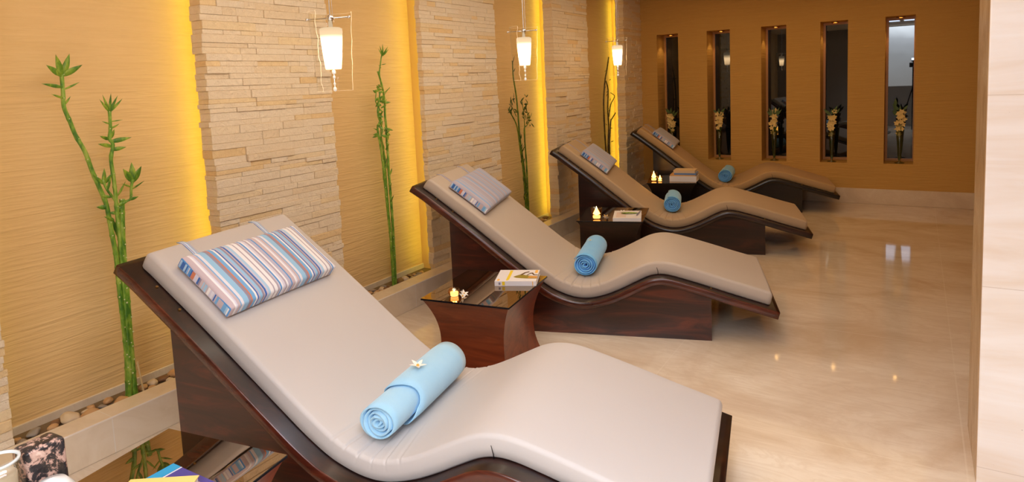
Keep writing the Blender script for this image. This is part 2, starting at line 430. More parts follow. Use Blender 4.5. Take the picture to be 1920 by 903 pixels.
# stone-clad pillars -------------------------------------------------
def stone_pillar(y0, y1, dep, seed, label, top=CZ):
    rnd = random.Random(seed); bm = bmesh.new(); lay = bm.faces.layers.float.new('tone')
    def blk(x0, x1, ya, yb, z0, z1, tone, axis):
        nx = max(2, int((yb-ya)/.03)) if axis == 'f' else 2; nz_ = 2
        before = set(bm.faces)
        v, fs = box(bm, x0, x1, ya, yb, z0, z1)
        es = [e for f in fs for e in f.edges]
        bmesh.ops.bevel(bm, geom=list(set(es)), offset=.0020, segments=1, affect='EDGES')
        for f in bm.faces:
            if f not in before: f[lay] = tone
    z = .152
    while z < top-.005:
        h = rnd.choice([.022, .026, .03, .034, .04]); h = min(h, top-z)
        # front face
        y = y0; 
        while y < y1-.001:
            w = rnd.uniform(.07, .30)
            if y1-(y+w) < .06: w = y1-y
            edge_j = rnd.uniform(-.004, .009)
            ya = y + .0006 - (edge_j if y == y0 else 0); yb = y+w - .0006 + (rnd.uniform(-.004, .010) if y+w >= y1-.001 else 0)
            tone = rnd.choice([.1, .3, .4, .5, .6, .6, .5, .8, .95]) + rnd.uniform(-.08, .08)
            j = rnd.uniform(-.0045, .0055) + (.006 if rnd.random() < .08 else 0)
            xd = dep if (y == y0 or y+w >= y1-.001) else .03
            blk(XF-xd, XF+j, ya, yb, z+.0002, z+h-.0002, tone, 'f')
            y += w
        z += h
    # backing core
    before = set(bm.faces)
    box(bm, XF-dep+.004, XF-.006, y0+.012, y1-.012, .10, top)
    for f in bm.faces:
        if f not in before: f[lay] = .5
    me_o = obj('stone_pillar', bm, M_stone)
    me_o['kind'] = 'structure'; me_o['label'] = label
    return me_o
# store face tone as attribute usable by the shader (float face layer -> Attribute node)
stone_pillar(-1.15, -.195, .085, 1, 'stacked split-stone pillar cut off by the picture edge beside the first bamboo')
stone_pillar(.715, 1.475, .085, 2, 'tall pale split-stone pillar behind the nearest lounger')
stone_pillar(2.30, 3.21, .045, 3, 'split-stone pillar behind the second lounger and second lamp')
stone_pillar(4.18, 4.91, .10, 4, 'split-stone pillar behind the third lounger')
stone_pillar(5.88, YB, .10, 5, 'narrow split-stone pillar in the far corner')
cores = [(-1.09, -.25, .085), (.80, 1.42, .085), (2.385, 3.155, .045), (4.265, 4.855, .10), (5.965, YB, .10)]
for i, (a, b, dep) in enumerate(cores):
    o = struct('wall_left_core' if False else 'trim_%d' % (10+i), newbox(XB+.0005, XF-dep-.002, a, b, .085, CZ), M_core_pl, 'plaster core behind the stone cladding')
    # yellow strip light tucked behind the overhang that faces the camera side
    if i >= 1:
        yy = a-.028
        t = tag(obj('strip_light', newbox(XF-dep-.016, XF-dep-.005, yy-.012, yy, .16, CZ-.02), M_led), 'yellow strip light glowing behind the edge of the ' + ['', 'pillar nearest the first bamboo', 'second stone pillar', 'third stone pillar', 'far corner pillar'][i], 'strip light', 'strip lights behind the pillars')
t = tag(obj('strip_light', newbox(XF-.105, XF-.091, -.236, -.224, .16, CZ-.02), emit('yellow_led_dim', (246, 250, 110), 1.6)), 'dim yellow strip light behind the pillar at the picture edge', 'strip light', 'strip lights behind the pillars')

# marble pier on the right
bm = newbox(2.56, 5.5, 1.40, 1.81, 0, CZ, .006, 2)
bm.normal_update()
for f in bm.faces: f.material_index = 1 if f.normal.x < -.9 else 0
struct('wall_pier', bm, [M_pier, M_pier_shade], 'travertine clad wall end beside the floor')

# wall behind the camera with a bright window over a dark counter
bm = bmesh.new(); fx0, fx1, fz0, fz1 = 1.68, 2.45, .93, 2.31
box(bm, XB-.3, fx0, -3.3, -3.15, 0, CZ); box(bm, fx1, 5.6, -3.3, -3.15, 0, CZ); box(bm, fx0, fx1, -3.3, -3.15, 0, fz0); box(bm, fx0, fx1, -3.3, -3.15, fz1, CZ)
struct('wall_front', bm, flat('front_wall_paint', (150, 140, 130), .8), 'wall behind the viewer')
def mat_day():
    n = NT('window_daylight'); tc = n.n('ShaderNodeTexCoord'); sp = n.n('ShaderNodeSeparateXYZ'); n.l(tc.outputs['Object'], sp.inputs[0])
    q = n.math('DIVIDE', n.math('SUBTRACT', sp.outputs['Z'], .9), 1.4)
    nz = n.noise(n.coord('Object', (1, 1, 1.5)), 1.5, 2)
    col = n.ramp(n.math('ADD', q, n.math('MULTIPLY', n.math('SUBTRACT', nz, .5), .3)), [(0, (2.8, 2.6, 2.4, 1)), (.55, (3.8, 3.8, 3.8, 1)), (.8, (6.0, 6.2, 6.5, 1)), (1, (12, 12.5, 13, 1))])
    e = n.n('ShaderNodeEmission'); n.l(col, e.inputs[0]); n.l(e.outputs[0], n.out.inputs['Surface']); return n.m
struct('window_6', newbox(fx0, fx1, -3.26, -3.24, fz0, fz1), mat_day(), 'bright window behind the viewer, mirrored in the rightmost slot')

# ceiling light panels near the viewer
for nm, a, b in (('wider', 1.83, 2.05), ('narrower', 2.14, 2.31)):
    t = thing('ceiling_light_panel', '%s white ceiling panel light, mirrored as a white strip in the floor' % nm, 'ceiling light', ((a+b)/2, -.35, CZ), 0, 'panel lights mirrored in the floor')
    w = (b-a)/2
    obj('diffuser', newbox(-w, w, -.75, .75, -.012, -.004), M_panel, t)
    bm = bmesh.new()
    for q in ((-w-.012, -w, -.762, .762), (w, w+.012, -.762, .762), (-w, w, -.762, -.75), (-w, w, .75, .762)): box(bm, *q, -.016, -.0005)
    obj('frame', bm, M_chrome, t)

# photographer's camera on its tripod (seen only as a reflection in the rightmost slot)
t = thing('tripod', 'black tripod carrying the camera mirrored in the rightmost slot', 'tripod', (2.30, -1.62, 0))
for k in range(3):
    a = 2*PI*k/3+.5; bm = bmesh.new(); tube(bm, [(0, 0, .95), (.3*math.cos(a), .3*math.sin(a), .012)], .011, 8); obj('leg', bm, M_black, t)
bm = bmesh.new(); tube(bm, [(0, 0, .7), (0, 0, 1.36)], .014, 8); obj('column', bm, M_black, t)
t = thing('camera', 'black camera with a glaring flash, mirrored at the edge of the rightmost slot', 'camera', (2.30, -1.62, 1.36))
obj('body', newbox(-.07, .07, -.035, .035, 0, .10, .012), M_black, t)
bm = bmesh.new(); lathe(bm, [(.038, 0), (.038, .08), (.03, .085), (.001, .08)], 20, Matrix.Translation((0, .03, .05)) @ Matrix.Rotation(-PI/2, 4, 'X')); obj('lens', bm, M_black, t)
bm = newbox(-.035, .035, -.02, .03, .12, .19, .006); f_ = obj('flash', bm, M_black, t)
obj('flash_window', newbox(-.03, .03, .031, .034, .15, .19), emit('flash_glow', (200, 215, 255), 60.0), f_)
bm = bmesh.new(); tube(bm, [(0, 0, .09), (0, 0, .13)], .012, 8); obj('hot_shoe', bm, M_black, t)

# ------------------------------------------------------------------ loungers
W = .8132
PROF = [(.010, .838), (.090, .785), (.161, .731), (.260, .656), (.365, .574), (.514, .454), (.631, .360), (.72, .290), (.80, .237), (.86, .210), (.920, .192), (.981, .185), (1.044, .192), (1.123, .216), (1.2, .251), (1.277, .292), (1.345, .325), (1.40, .336), (1.457, .331), (1.536, .311), (1.644, .280), (1.785, .237), (1.923, .197), (2.003, .174)]
dense = [(p.x, p.y) for p in spline([(a, b, 0) for a, b in PROF], 14)]
# arc-length table
S = [0.0]
for a, b in zip(dense, dense[1:]): S.append(S[-1]+math.hypot(b[0]-a[0], b[1]-a[1]))
LT = S[-1]
def at(s):
    s = max(0, min(LT, s)); lo, hi = 0, len(S)-1
    while hi-lo > 1:
        m = (lo+hi)//2
        if S[m] <= s: lo = m
        else: hi = m
    t = (s-S[lo])/max(1e-9, S[hi]-S[lo])
    x = dense[lo][0]*(1-t)+dense[hi][0]*t; z = dense[lo][1]*(1-t)+dense[hi][1]*t
    a = dense[max(0, lo-3)]; b = dense[min(len(dense)-1, hi+3)]
    tx, tz = b[0]-a[0], b[1]-a[1]; L = math.hypot(tx, tz)
    return x, z, -tz/L, tx/L          # point and unit normal (nx, nz)
def s_of_x(x):
    lo, hi = 0, LT
    for _ in range(40):
        m = (lo+hi)/2
        if at(m)[0] < x: lo = m
        else: hi = m
    return lo
TH = .040
def frame_bm():
    bm = bmesh.new(); N = 110; R = []
    for i in range(N+1):
        s = LT*i/N; x, z, nx, nz = at(s)
        a = .004
        ring = [(0, 0, -a), (0, 0+a, 0), (0, W-a, 0), (0, W, -a), (0, W, -TH+a), (0, W-a, -TH), (0, a, -TH), (0, 0, -TH+a)]
        R.append([bm.verts.new((x+nx*q[2], q[1], z+nz*q[2])) for q in ring])
    for r0, r1 in zip(R, R[1:]):
        for k in range(8):
            j = (k+1) % 8; f = bm.faces.new((r0[k], r0[j], r1[j], r1[k])); f.material_index = 1 if k in (1, 5) else 0; f.smooth = True
    for e in bm.edges: e.smooth = True
    bm.faces.new(R[0]); bm.faces.new(R[-1]); return bm
def base_bm():
    bm = bmesh.new(); N = 60; R = []; x0, x1 = .223, 1.666; y0, y1 = .012, W-.012
    for i in range(N+1):
        x = x0+(x1-x0)*i/N; s = s_of_x(x); _, z, nx, nz = at(s); zt_ = z-TH/max(.2, nz)+.006
        # straight vertical: move s so that the underside is met exactly above x
        R.append([bm.verts.new((x, y0, 0)), bm.verts.new((x, y1, 0)), bm.verts.new((x, y1, zt_)), bm.verts.new((x, y0, zt_))])
    for r0, r1 in zip(R, R[1:]):
        for k in range(4):
            j = (k+1) % 4; bm.faces.new((r0[k], r0[j], r1[j], r1[k]))
    bm.faces.new(R[0]); bm.faces.new(R[-1]); return bm
CT = .072; CI = .060
def crease(s, y, side):
    """small folds in the hollow of the seat, strongest toward both long edges"""
    d = 0.0
    e = min(y, 1-y)
    fade = math.exp(-((min(e, .5))/.26)**2)
    x = at(s)[0]
    for cx, amp, wd, slope in ((.845, .0045, .007, .10), (.90, .0055, .008, .05), (.965, .0050, .007, -.02), (1.03, .0035, .008, -.10), (.79, .003, .008, .12), (1.09, .0025, .009, -.12)):
        c = cx + slope*(e-.0)
        q = (x-c)/(wd*.55)
        d -= 1.7*amp*fade*(math.exp(-q*q) - .35*math.exp(-(q-1.6)**2))
    return d
def cushion_bm(bulge=.004):
    bm = bmesh.new(); s0, s1 = .040, LT-.042
    N = 500; wy = W-2*CI; r = .013; R = []
    # cross-section: list of (u across 0..wy, v height 0..CT, topweight)
    cs = []
    def arc(cx, cz, a0, a1, n=5):
        for i in range(n+1):
            a = a0+(a1-a0)*i/n; cs.append((cx+r*math.cos(a), cz+r*math.sin(a)))
    rb = .008
    cs.append((rb, 0)); cs.append((0, rb)); cs.append((0, CT*.45)); arc(r, CT-r, PI, PI/2)
    for i in range(1, 24): cs.append((r+(wy-2*r)*i/24, CT))
    arc(wy-r, CT-r, PI/2, 0); cs.append((wy, CT*.45)); cs.append((wy, rb)); cs.append((wy-rb, 0))
    for i in range(1, 8): cs.append((wy-rb-(wy-2*rb)*i/8, 0))
    for i in range(N+1):
        t = i/N; s = s0+(s1-s0)*t
        dend = min(s-s0, s1-s); q = 1.0; inset = 0
        re = .024
        if dend < re: q = math.sqrt(max(0, 1-((re-dend)/re)**2)); inset = (1-q)*re*.8
        ring = []
        for (u, v) in cs:
            uu = u/wy; vv = v
            dome = bulge*math.sin(PI*min(1, max(0, uu)))**.5 if v > CT*.5 else 0
            top = max(0.0, (v/CT-.3)/.7)
            h = (vv + dome)*(.30+.70*q) + (1-q)*CT*.12
            h += crease(s, uu, 0)*top + .0012*mnoise.noise(Vector((s*6, u*6, 3)))*top
            # tiny outward belly on the long sides
            off = 0
            if v > .005 and (uu < .001 or uu > .999): off = .002*math.sin(PI*min(1, v/CT))*(1 if uu > .5 else -1)
            y = CI+min(max(u, inset), wy-inset)+off
            x, z, nx, nz = at(s)
            ring.append(bm.verts.new((x+nx*(h+.001), y, z+nz*(h+.001))))
        R.append(ring)
    n = len(cs)
    for r0, r1 in zip(R, R[1:]):
        for k in range(n):
            j = (k+1) % n; bm.faces.new((r0[k], r0[j], r1[j], r1[k]))
    bm.faces.new(R[0]); bm.faces.new(R[-1]); return bm
def seam_bm():
    bm = bmesh.new(); s = s_of_x(1.392); pts = []
    for (u, v) in [(CI-.0055, .004), (CI-.008, .02), (CI-.007, .045)]:
        x, z, nx, nz = at(s+.002*math.sin(v*100)); pts.append((x+nx*v, u, z+nz*v))
    tube(bm, pts, [.0018, .0014, .0008], 6); return bm
def lounger(loc, rz, label):
    t = thing('relaxation_lounger', label, 'lounger', loc, rz, 'wave loungers in a row')
    obj('frame', frame_bm(), [M_rail, M_railtop], t)
    obj('base', base_bm(), M_wood, t)
    c = obj('cushion', cushion_bm(), M_cush, t, True); c['label'] = 'smooth stitched cushion'
    obj('seam', seam_bm(), M_black, c)
    for x_ in (.135, .232, 1.665):
        s = s_of_x(x_); x, z, nx, nz = at(s)
        bm = bmesh.new(); tube(bm, [(x+nx*.0, .046, z+nz*.0), (x+nx*.007, .046, z+nz*.007)], .005, 8); obj('screw', bm, M_screw, t)
    return t
LP = [((0, 0, 0), .1827), ((-.1184, 1.7112, 0), .2999), ((-.2041, 3.5767, 0), .2684), ((-.1891, 5.3357, 0), .2374)]
llab = ['nearest wave-shaped lounger, dark wood with pale cushion and bright striped pillow', 'second wave-shaped lounger behind the side table with candle and white book', 'third wave-shaped lounger, wood and cushion tinted for dim warm light', 'farthest wave-shaped lounger, near the slotted end wall']
L0 = lounger(LP[0][0], LP[0][1], llab[0])
def repaint(root, table_):
    for ch in root.children:
        for o in [ch]+list(ch.children):
            for i, sl_ in enumerate(o.material_slots):
                if sl_.material and sl_.material.name in table_:
                    m_ = table_[sl_.material.name]; sl_.link = 'OBJECT'; sl_.material = m_
M_cush_dim = [mat_cushion(a, b) for a, b in (((190, 176, 164), (196, 183, 171)), ((184, 158, 128), (190, 166, 136)), ((184, 150, 106), (190, 158, 114)))]  # same cushion, tinted step by step for the warmer, dimmer light
M_wood_dim = [None, mat_wood('mahogany_half_shade', (24, 12, 11), (40, 20, 17), (66, 32, 24)), mat_wood('mahogany_deep_shade', (18, 15, 16), (26, 21, 21), (38, 28, 26))]  # same mahogany, the dimness of the far end put into its colour
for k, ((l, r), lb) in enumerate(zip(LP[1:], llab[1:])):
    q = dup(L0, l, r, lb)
    tb = {'taupe_leatherette': M_cush_dim[k]}
    if M_wood_dim[k]: tb.update({'dark_mahogany': M_wood_dim[k], 'mahogany_edge': M_wood_dim[k], 'mahogany_top': M_wood_dim[k]})
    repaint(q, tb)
def lmat(i): return Matrix.Translation(LP[i][0]) @ Matrix.Rotation(LP[i][1], 4, 'Z')

# ------------------------------------------------------------------ headrest pillows
def pillow_bm(lx=.275, ly=.565, h=.058):
    bm = bmesh.new(); nx, ny = 14, 26; G = {}
    def P(i, j, side):
        u = i/nx*2-1; v = j/ny*2-1
        e = (1-abs(u)**7)*(1-abs(v)**9)
        hh = h*.5*(.62+.38*max(0, e)**.6) + .006*(1-u*u)*(1-v*v)
        if side < 0: hh = h*.5*.9
        pin = 1-.015*(1-v*v)*abs(u)**3
        return Vector((u*lx/2*pin, v*ly/2*(1-.012*(1-u*u)), hh*side))
    for side in (1, -1):
        for i in range(nx+1):
            for j in range(ny+1): G[(i, j, side)] = bm.verts.new(P(i, j, side))
    def q(a, b, c, d, m):
        f = bm.faces.new((a, b, c, d)); f.material_index = m; return f
    for side in (1, -1):
        for i in range(nx):
            for j in range(ny): q(G[(i, j, side)], G[(i+1, j, side)], G[(i+1, j+1, side)], G[(i, j+1, side)], 0)
    for i in range(nx):
        for j, m in ((0, 1), (ny, 1)): q(G[(i, j, 1)], G[(i, j, -1)], G[(i+1, j, -1)], G[(i+1, j, 1)], m)
    for j in range(ny):
        for i in (0, nx): q(G[(i, j, 1)], G[(i, j+1, 1)], G[(i, j+1, -1)], G[(i, j, -1)], 0)
    bmesh.ops.recalc_face_normals(bm, faces=bm.faces[:])
    es = [e for e in bm.edges if e.calc_face_angle(0) > .6]
    bmesh.ops.bevel(bm, geom=es, offset=.007, segments=3, profile=.5, affect='EDGES')
    return bm
sl = math.atan2(.606, .795)
plab = ['headrest pillow boldly striped blue, white and tan on the nearest lounger', 'mauve-grey headrest pillow with blue-striped edge on the second lounger', 'mauve-grey headrest pillow with striped edge on the third lounger', 'small-looking striped headrest pillow on the farthest lounger']
for i in range(4):
    sc_, cy = ((.296, .372), (.290, .400), (.335, .395), (.318, .385))[i]
    x, z, nx, nz = at(sc_)
    off = CT+.003+.029+.004
    M = lmat(i) @ Matrix.Translation((x+nx*off, cy, z+nz*off)) @ Matrix.Rotation(sl, 4, 'Y') @ Matrix.Rotation((-.03, .02, .02, -.02)[i], 4, 'Z')
    t = thing('headrest_pillow', plab[i], 'pillow', (0, 0, 0), 0, 'headrest pillows on the loungers'); t.matrix_world = M
    o = obj('pillow_body', pillow_bm(), [M_st_top if i == 0 else M_st_dull, M_st_end], t, True)
    for yy in (-.165, .195):
        bm = bmesh.new(); prev = None
        for k in range(13):
            q = k/12; s = sc_-.13-q*(sc_-.13-.036); xx, zz, ax, az = at(s)
            h = CT+.0065 - (.014*max(0, q-.8)/.2)
            p = lmat(i) @ Vector((xx+ax*h, cy+yy, zz+az*h)); wv = (lmat(i).to_3x3() @ Vector((0, 1, 0)))*.012
            a = M.inverted() @ (p-wv); b = M.inverted() @ (p+wv)
            va, vb = bm.verts.new(a), bm.verts.new(b)
            if prev: bm.faces.new((prev[0], prev[1], vb, va))
            prev = (va, vb)
        so = obj('strap', bm, M_strap if i == 0 else M_st_dull, t, True)
        md = so.modifiers.new('thick', 'SOLIDIFY'); md.thickness = .002

# ------------------------------------------------------------------ rolled towels
def towel_bm(r0, length, seed, flap):
    rnd = random.Random(seed); bm = bmesh.new()
    th = .0095; turns = r0/(th*1.36); N = int(turns*26); half = length/2
    ny = 16
    def rad(a): return .006 + (r0-.006)*a/(2*PI*turns)
    ph = rnd.uniform(0, 6)
    rings = []
    outer = []
    for k in range(N+1):
        a = 2*PI*turns*k/N; r = rad(a); sq = 1.0+.05*math.cos(2*a*.5)
        j = .006*math.sin(a*1.3+ph)
        row = []
        for sgn in (1, -1):
            rr = r + sgn*th*.5*(.96 if k < N-4 else .96*max(.15, (N-k)/4))
            ln = []
            for m in range(ny+1):
                y = -half+length*m/ny
                yy = y + (j if m == 0 else (-j if m == ny else 0))
                endr = 1.0
                wob = 1+.010*mnoise.noise(Vector((a*1.0, y*9, seed)))
                if m in (0, ny): rr2 = r+sgn*th*.28
                else: rr2 = rr
                aa = a+ph+.15*y
                ln.append(bm.verts.new((rr2*wob*math.cos(aa)*1.04, yy, rr2*wob*math.sin(aa)*.97)))
            row.append(ln)
        rings.append(row)
    for r0_, r1_ in zip(rings, rings[1:]):
        for m in range(ny):
            bm.faces.new((r0_[0][m], r0_[0][m+1], r1_[0][m+1], r1_[0][m])); bm.faces.new((r0_[1][m], r1_[1][m], r1_[1][m+1], r0_[1][m+1]))
        bm.faces.new((r0_[0][0], r1_[0][0], r1_[1][0], r0_[1][0])); bm.faces.new((r0_[0][ny], r0_[1][ny], r1_[1][ny], r1_[0][ny]))
    for q in (rings[0], rings[-1]):
        for m in range(ny): bm.faces.new((q[0][m], q[1][m], q[1][m+1], q[0][m+1]))
    if flap:
        # last loose wrap covering only the far two thirds of the roll
        Rr = r0+th*.72; sec = []
        NN = 34
        for k in range(NN+1):
            a = -1.25+ (2*PI*.86)*k/NN - .3
            row = []
            for sgn in (1, -1):
                ln = []
                for m in range(9):
                    y = half+.004 - (length*.72)*m/8 - (.018*math.sin(k*.35) if m == 8 else 0) - (.012 if m == 8 and k < 10 else 0)
                    rr = Rr + sgn*th*.5*(.4 if k in (0, NN) or m in (0, 8) else 1)
                    ln.append(bm.verts.new((rr*math.cos(a)*1.03, y, rr*math.sin(a)*.99)))
                row.append(ln)
            sec.append(row)
        for r0_, r1_ in zip(sec, sec[1:]):
            for m in range(8):
                bm.faces.new((r0_[0][m], r0_[0][m+1], r1_[0][m+1], r1_[0][m])); bm.faces.new((r0_[1][m], r1_[1][m], r1_[1][m+1], r0_[1][m+1]))
            bm.faces.new((r0_[0][0], r1_[0][0], r1_[1][0], r0_[1][0])); bm.faces.new((r0_[0][8], r0_[1][8], r1_[1][8], r1_[0][8]))
        for q in (sec[0], sec[-1]):
            for m in range(8): bm.faces.new((q[0][m], q[1][m], q[1][m+1], q[0][m+1]))
    return bm
tw = [((.952, .385), .505, .0, .062, True), ((.975, .445), .47, -.02, .068, False), ((.955, .445), .33, .02, .070, False), ((.955, .385), .36, -.10, .070, False)]
tlab = ['light blue rolled towel with a loose outer fold on the nearest lounger', 'light blue rolled towel with a tiny flower on the second lounger', 'light blue rolled towel lying on the third lounger', 'light blue rolled towel lying on the farthest lounger']
def valley_top(x): 
    s = s_of_x(x); a = at(s); return a[1]+a[3]*CT
towel_top = []
for i, ((tx, ty), ln, rz, r0, fl) in enumerate(tw):
    zc = .257+r0+.009+(.008 if fl else 0)
    M = lmat(i) @ Matrix.Translation((tx, ty, zc)) @ Matrix.Rotation(rz, 4, 'Z')
    o = tag(obj('rolled_towel', towel_bm(r0, ln, 20+i, fl), M_towel if i == 0 else M_towel_b, None, True), tlab[i], 'towel', 'rolled blue towels on the loungers'); o.matrix_world = M
    towel_top.append((lmat(i), tx, ty, zc+r0+(.017 if fl else .007)))

def orchid(M, sc=1.0, mat=None, label='', group=None):
    t = thing('orchid_blossom', label, 'flower', (0, 0, 0), 0, group); t.matrix_world = M
    for k in range(5):
        a = 2*PI*k/5+.3; bm = bmesh.new()
        leaf(bm, (0, 0, .002), (math.cos(a), math.sin(a), .45), .026*sc, .016*sc, (0, 0, 1), .15); obj('petal', bm, mat or M_petal, t, True)
    bm = bmesh.new(); bmesh.ops.create_icosphere(bm, subdivisions=2, radius=.004*sc, matrix=Matrix.Translation((0, 0, .004))); obj('heart', bm, M_core, t, True)
    return t
lm, tx, ty, tz = towel_top[0]
orchid(lm @ Matrix.Translation((tx+.005, .392, tz)) @ Matrix.Rotation(.15, 4, 'Y'), 1.35, None, 'white blossom lying on the rolled towel of the nearest lounger')
lm, tx, ty, tz = towel_top[1]
orchid(lm @ Matrix.Translation((tx-.01, .50, tz-.002)), .55, M_petal_y, 'tiny cream blossom on the rolled towel of the second lounger')

# ------------------------------------------------------------------ side tables
def table(corners_FL, u, label, wx=.455, wy=.50, H=.400):
    """FL = far left corner of the top, u = unit vector along the far edge"""
    ux, uy = u; rz = math.atan2(uy, ux)
    t = thing('side_table', label, 'side table', (corners_FL[0], corners_FL[1], 0), rz, 'side tables between the loungers')
    # local frame: x to the right, y from -wy (near) to 0 (far)
    bm = bmesh.new(); N = 22; R = []
    def ins(z):
        q = z/H; return .062*(1-((q-.45)/.55)**2 if q > .45 else 1-.55*((.45-q)/.45)**2)
    for i in range(N+1):
        z = (H-.009)*i/N; d = max(0, ins(z)); 
        R.append([bm.verts.new(p) for p in ((d, -wy+d, z), (wx-d, -wy+d, z), (wx-d, -d, z), (d, -d, z))])
    for r0, r1 in zip(R, R[1:]):
        for k in range(4):
            j = (k+1) % 4; bm.faces.new((r0[k], r0[j], r1[j], r1[k]))
    bm.faces.new(R[0]); bm.faces.new(R[-1])
    o = obj('body', bm, M_wood_t if 'red-brown' in label else M_wood_dim[1 if 'flaming' in label else 2], t)  # farther tables take the wood darkened for dim light
    bm = newbox(-.002, wx+.002, -wy-.002, .002, H-.009, H, .0012, 1)
    for f in bm.faces: f.material_index = 0 if f.calc_center_median().z > H-.0005 else 1
    o = obj('glass_top', bm, [M_tabletop, M_black], t); o['label'] = 'bronze mirror glass top with a dark edge'
    return t
def un(a, b):
    L = math.hypot(a, b); return (a/L, b/L)
table((.437, -.105), un(.451, .076), 'red-brown flared side table with mirror top in the lower picture corner', .457, .52)
table((.296, 1.67), un(.452, .066), 'red-brown flared side table with bowl candle and white book, behind the nearest towel', .460, .495)
table((.173, 3.483), un(.452, .12), 'shade-darkened flared side table with a flaming candle and flower-topped book', .468, .50)
table((.062, 5.212), un(.434, .122), 'shade-darkened flared side table farthest away, with two candles and stacked books', .452, .50)

# ------------------------------------------------------------------ books
M_page = flat('pages', (236, 230, 222), .8)
def book(name_mats, loc, rz, lx, ly, h, label, group=None, deco=None, cover_mid=False):
    """corner at loc (near left), lx along the spine, ly away"""
    mc, ms = name_mats
    t = thing('book', label, 'book', loc, rz, group)
    bm = bmesh.new(); c = .0025
    box(bm, 0, lx, 0, ly, 0, c); box(bm, 0, lx, 0, ly, h-c, h); box(bm, 0, lx, 0, .003, c, h-c)
    obj('cover', bm, mc, t)
    obj('pages', newbox(.003, lx-.003, .003, ly-.003, c, h-c), ms, t)
    if deco:
        for (nm, quad, m) in deco:
            obj(nm, newbox(*quad), m, t)
    return t
M_white = flat('white_cover', (236, 234, 240), .35)
M_yel = flat('yellow_print', (244, 214, 40), .4); M_org = flat('orange_print', (246, 190, 90), .4); M_olive = flat('olive_print', (150, 134, 46), .4)
M_brn = flat('brown_print', (96, 66, 44), .4); M_gry = flat('grey_print', (140, 140, 165), .4); M_tanp = flat('tan_print', (214, 156, 84), .4)
h = .024; T0 = .4005
def poly_deco(pts, z0=.0242, th=.0006):
    bm = bmesh.new(); a = [bm.verts.new((x, y, z0)) for x, y in pts]; b = [bm.verts.new((x, y, z0+th)) for x, y in pts]
    bm.faces.new(a); bm.faces.new(b)
    for i in range(len(pts)):
        j = (i+1) % len(pts); bm.faces.new((a[i], a[j], b[j], b[i]))
    return bm
t = book((M_white, M_page), (.591, 1.485, T0), math.atan2(.084, .191), .209, .196, h, 'white book with yellow marks and a leaf picture on the second side table')
obj('cover_stripe', poly_deco([(.055, .020), (.062, .012), (.070, .030), (.070, .185), (.056, .185)], h), M_yel, t)
obj('cover_dot', poly_deco([(.016+.007*math.cos(a*PI/5), .024+.016*math.sin(a*PI/5)) for a in range(10)], h), M_org, t)
obj('cover_corner', poly_deco([(.188, .14), (.202, .14), (.202, .19), (.188, .19)], h), M_org, t)
obj('cover_leaf', poly_deco([(.085, .075), (.100, .058), (.13, .05), (.16, .045), (.208, .045), (.208, .085), (.16, .095), (.12, .115), (.10, .095)], h), M_olive, t)
obj('cover_leaf', poly_deco([(.16, .055), (.208, .052), (.208, .082), (.165, .086)], h+.0007), M_tanp, t)
obj('cover_twig', poly_deco([(.115, .105), (.135, .15), (.155, .165), (.16, .155), (.142, .14), (.125, .10)], h+.0007), M_brn, t)
obj('cover_twig', poly_deco([(.15, .10), (.165, .14), (.178, .145), (.19, .11), (.208, .11), (.208, .10), (.186, .10), (.174, .13), (.165, .125), (.156, .098)], h+.0007), M_brn, t)
obj('spine_dot', newbox(.038, .052, -.0006, 0, .003, h-.002), M_yel, t)
obj('spine_mark', newbox(.020, .030, -.0006, 0, .006, h-.006), M_gry, t)
obj('spine_mark', newbox(.190, .194, -.0006, 0, .002, h-.001), M_org, t)

t = book((M_white, M_page), (.558, 3.06, T0), math.atan2(.067, .185), .197, .262, .024, 'thin white book under a green leaf on the third side table')
obj('cover_picture', poly_deco([(.02, .03), (.09, .03), (.09, .2), (.02, .2)], .024), flat('pale_pink_print', (224, 208, 204), .4), t)
Mb3 = t.matrix_basis.copy()
t = thing('leaf_sprig', 'green leaf with a white blossom lying on the third table book', 'leaf', (0, 0, 0)); t.matrix_world = Matrix.Translation((.558, 3.06, T0+.026)) @ Matrix.Rotation(math.atan2(.067, .185), 4, 'Z')
bm = bmesh.new(); leaf(bm, (.055, .15, .004), (1, .12, 0), .13, .085, (0, 0, 1), .02); obj('blade', bm, M_leaf, t, True)
for k in range(6):
    a = k*PI/3; bm = bmesh.new(); leaf(bm, (.062, .165, .008), (math.cos(a), math.sin(a), .5), .03, .018, (0, 0, 1), .1); obj('petal', bm, M_petal, t, True)
tag(obj('pen', (lambda b: (tube(b, [(.165, .07, .006), (.188, .20, .006)], .004, 8), b)[1])(bmesh.new()), M_gry), 'slim grey pen on the edge of the white book, third table', 'pen').matrix_world = Matrix.Translation((.558, 3.06, T0+.026)) @ Matrix.Rotation(math.atan2(.067, .185), 4, 'Z')

M_blue = flat('blue_cover', (104, 140, 200), .4); M_tanc = flat('tan_cover', (214, 170, 112), .45); M_cream = flat('cream_cover', (222, 194, 156), .5)
rz4 = math.atan2(.034, .246)
book((M_white, M_page), (.372, 4.875, T0), rz4, .250, .18, .052, 'thick white book, bottom of the stack on the farthest side table', 'book stack on the farthest side table')
book((M_tanc, M_page), (.375, 4.88, T0+.0525), rz4+.03, .238, .17, .012, 'thin tan book, second from the bottom of the far stack', 'book stack on the farthest side table')
book((M_blue, M_page), (.413, 4.888, T0+.065), rz4, .205, .16, .016, 'blue book just under the top one of the far stack', 'book stack on the farthest side table')
book((M_cream, M_page), (.405, 4.893, T0+.0815), rz4-.02, .200, .155, .026, 'cream book on top of the far stack', 'book stack on the farthest side table')

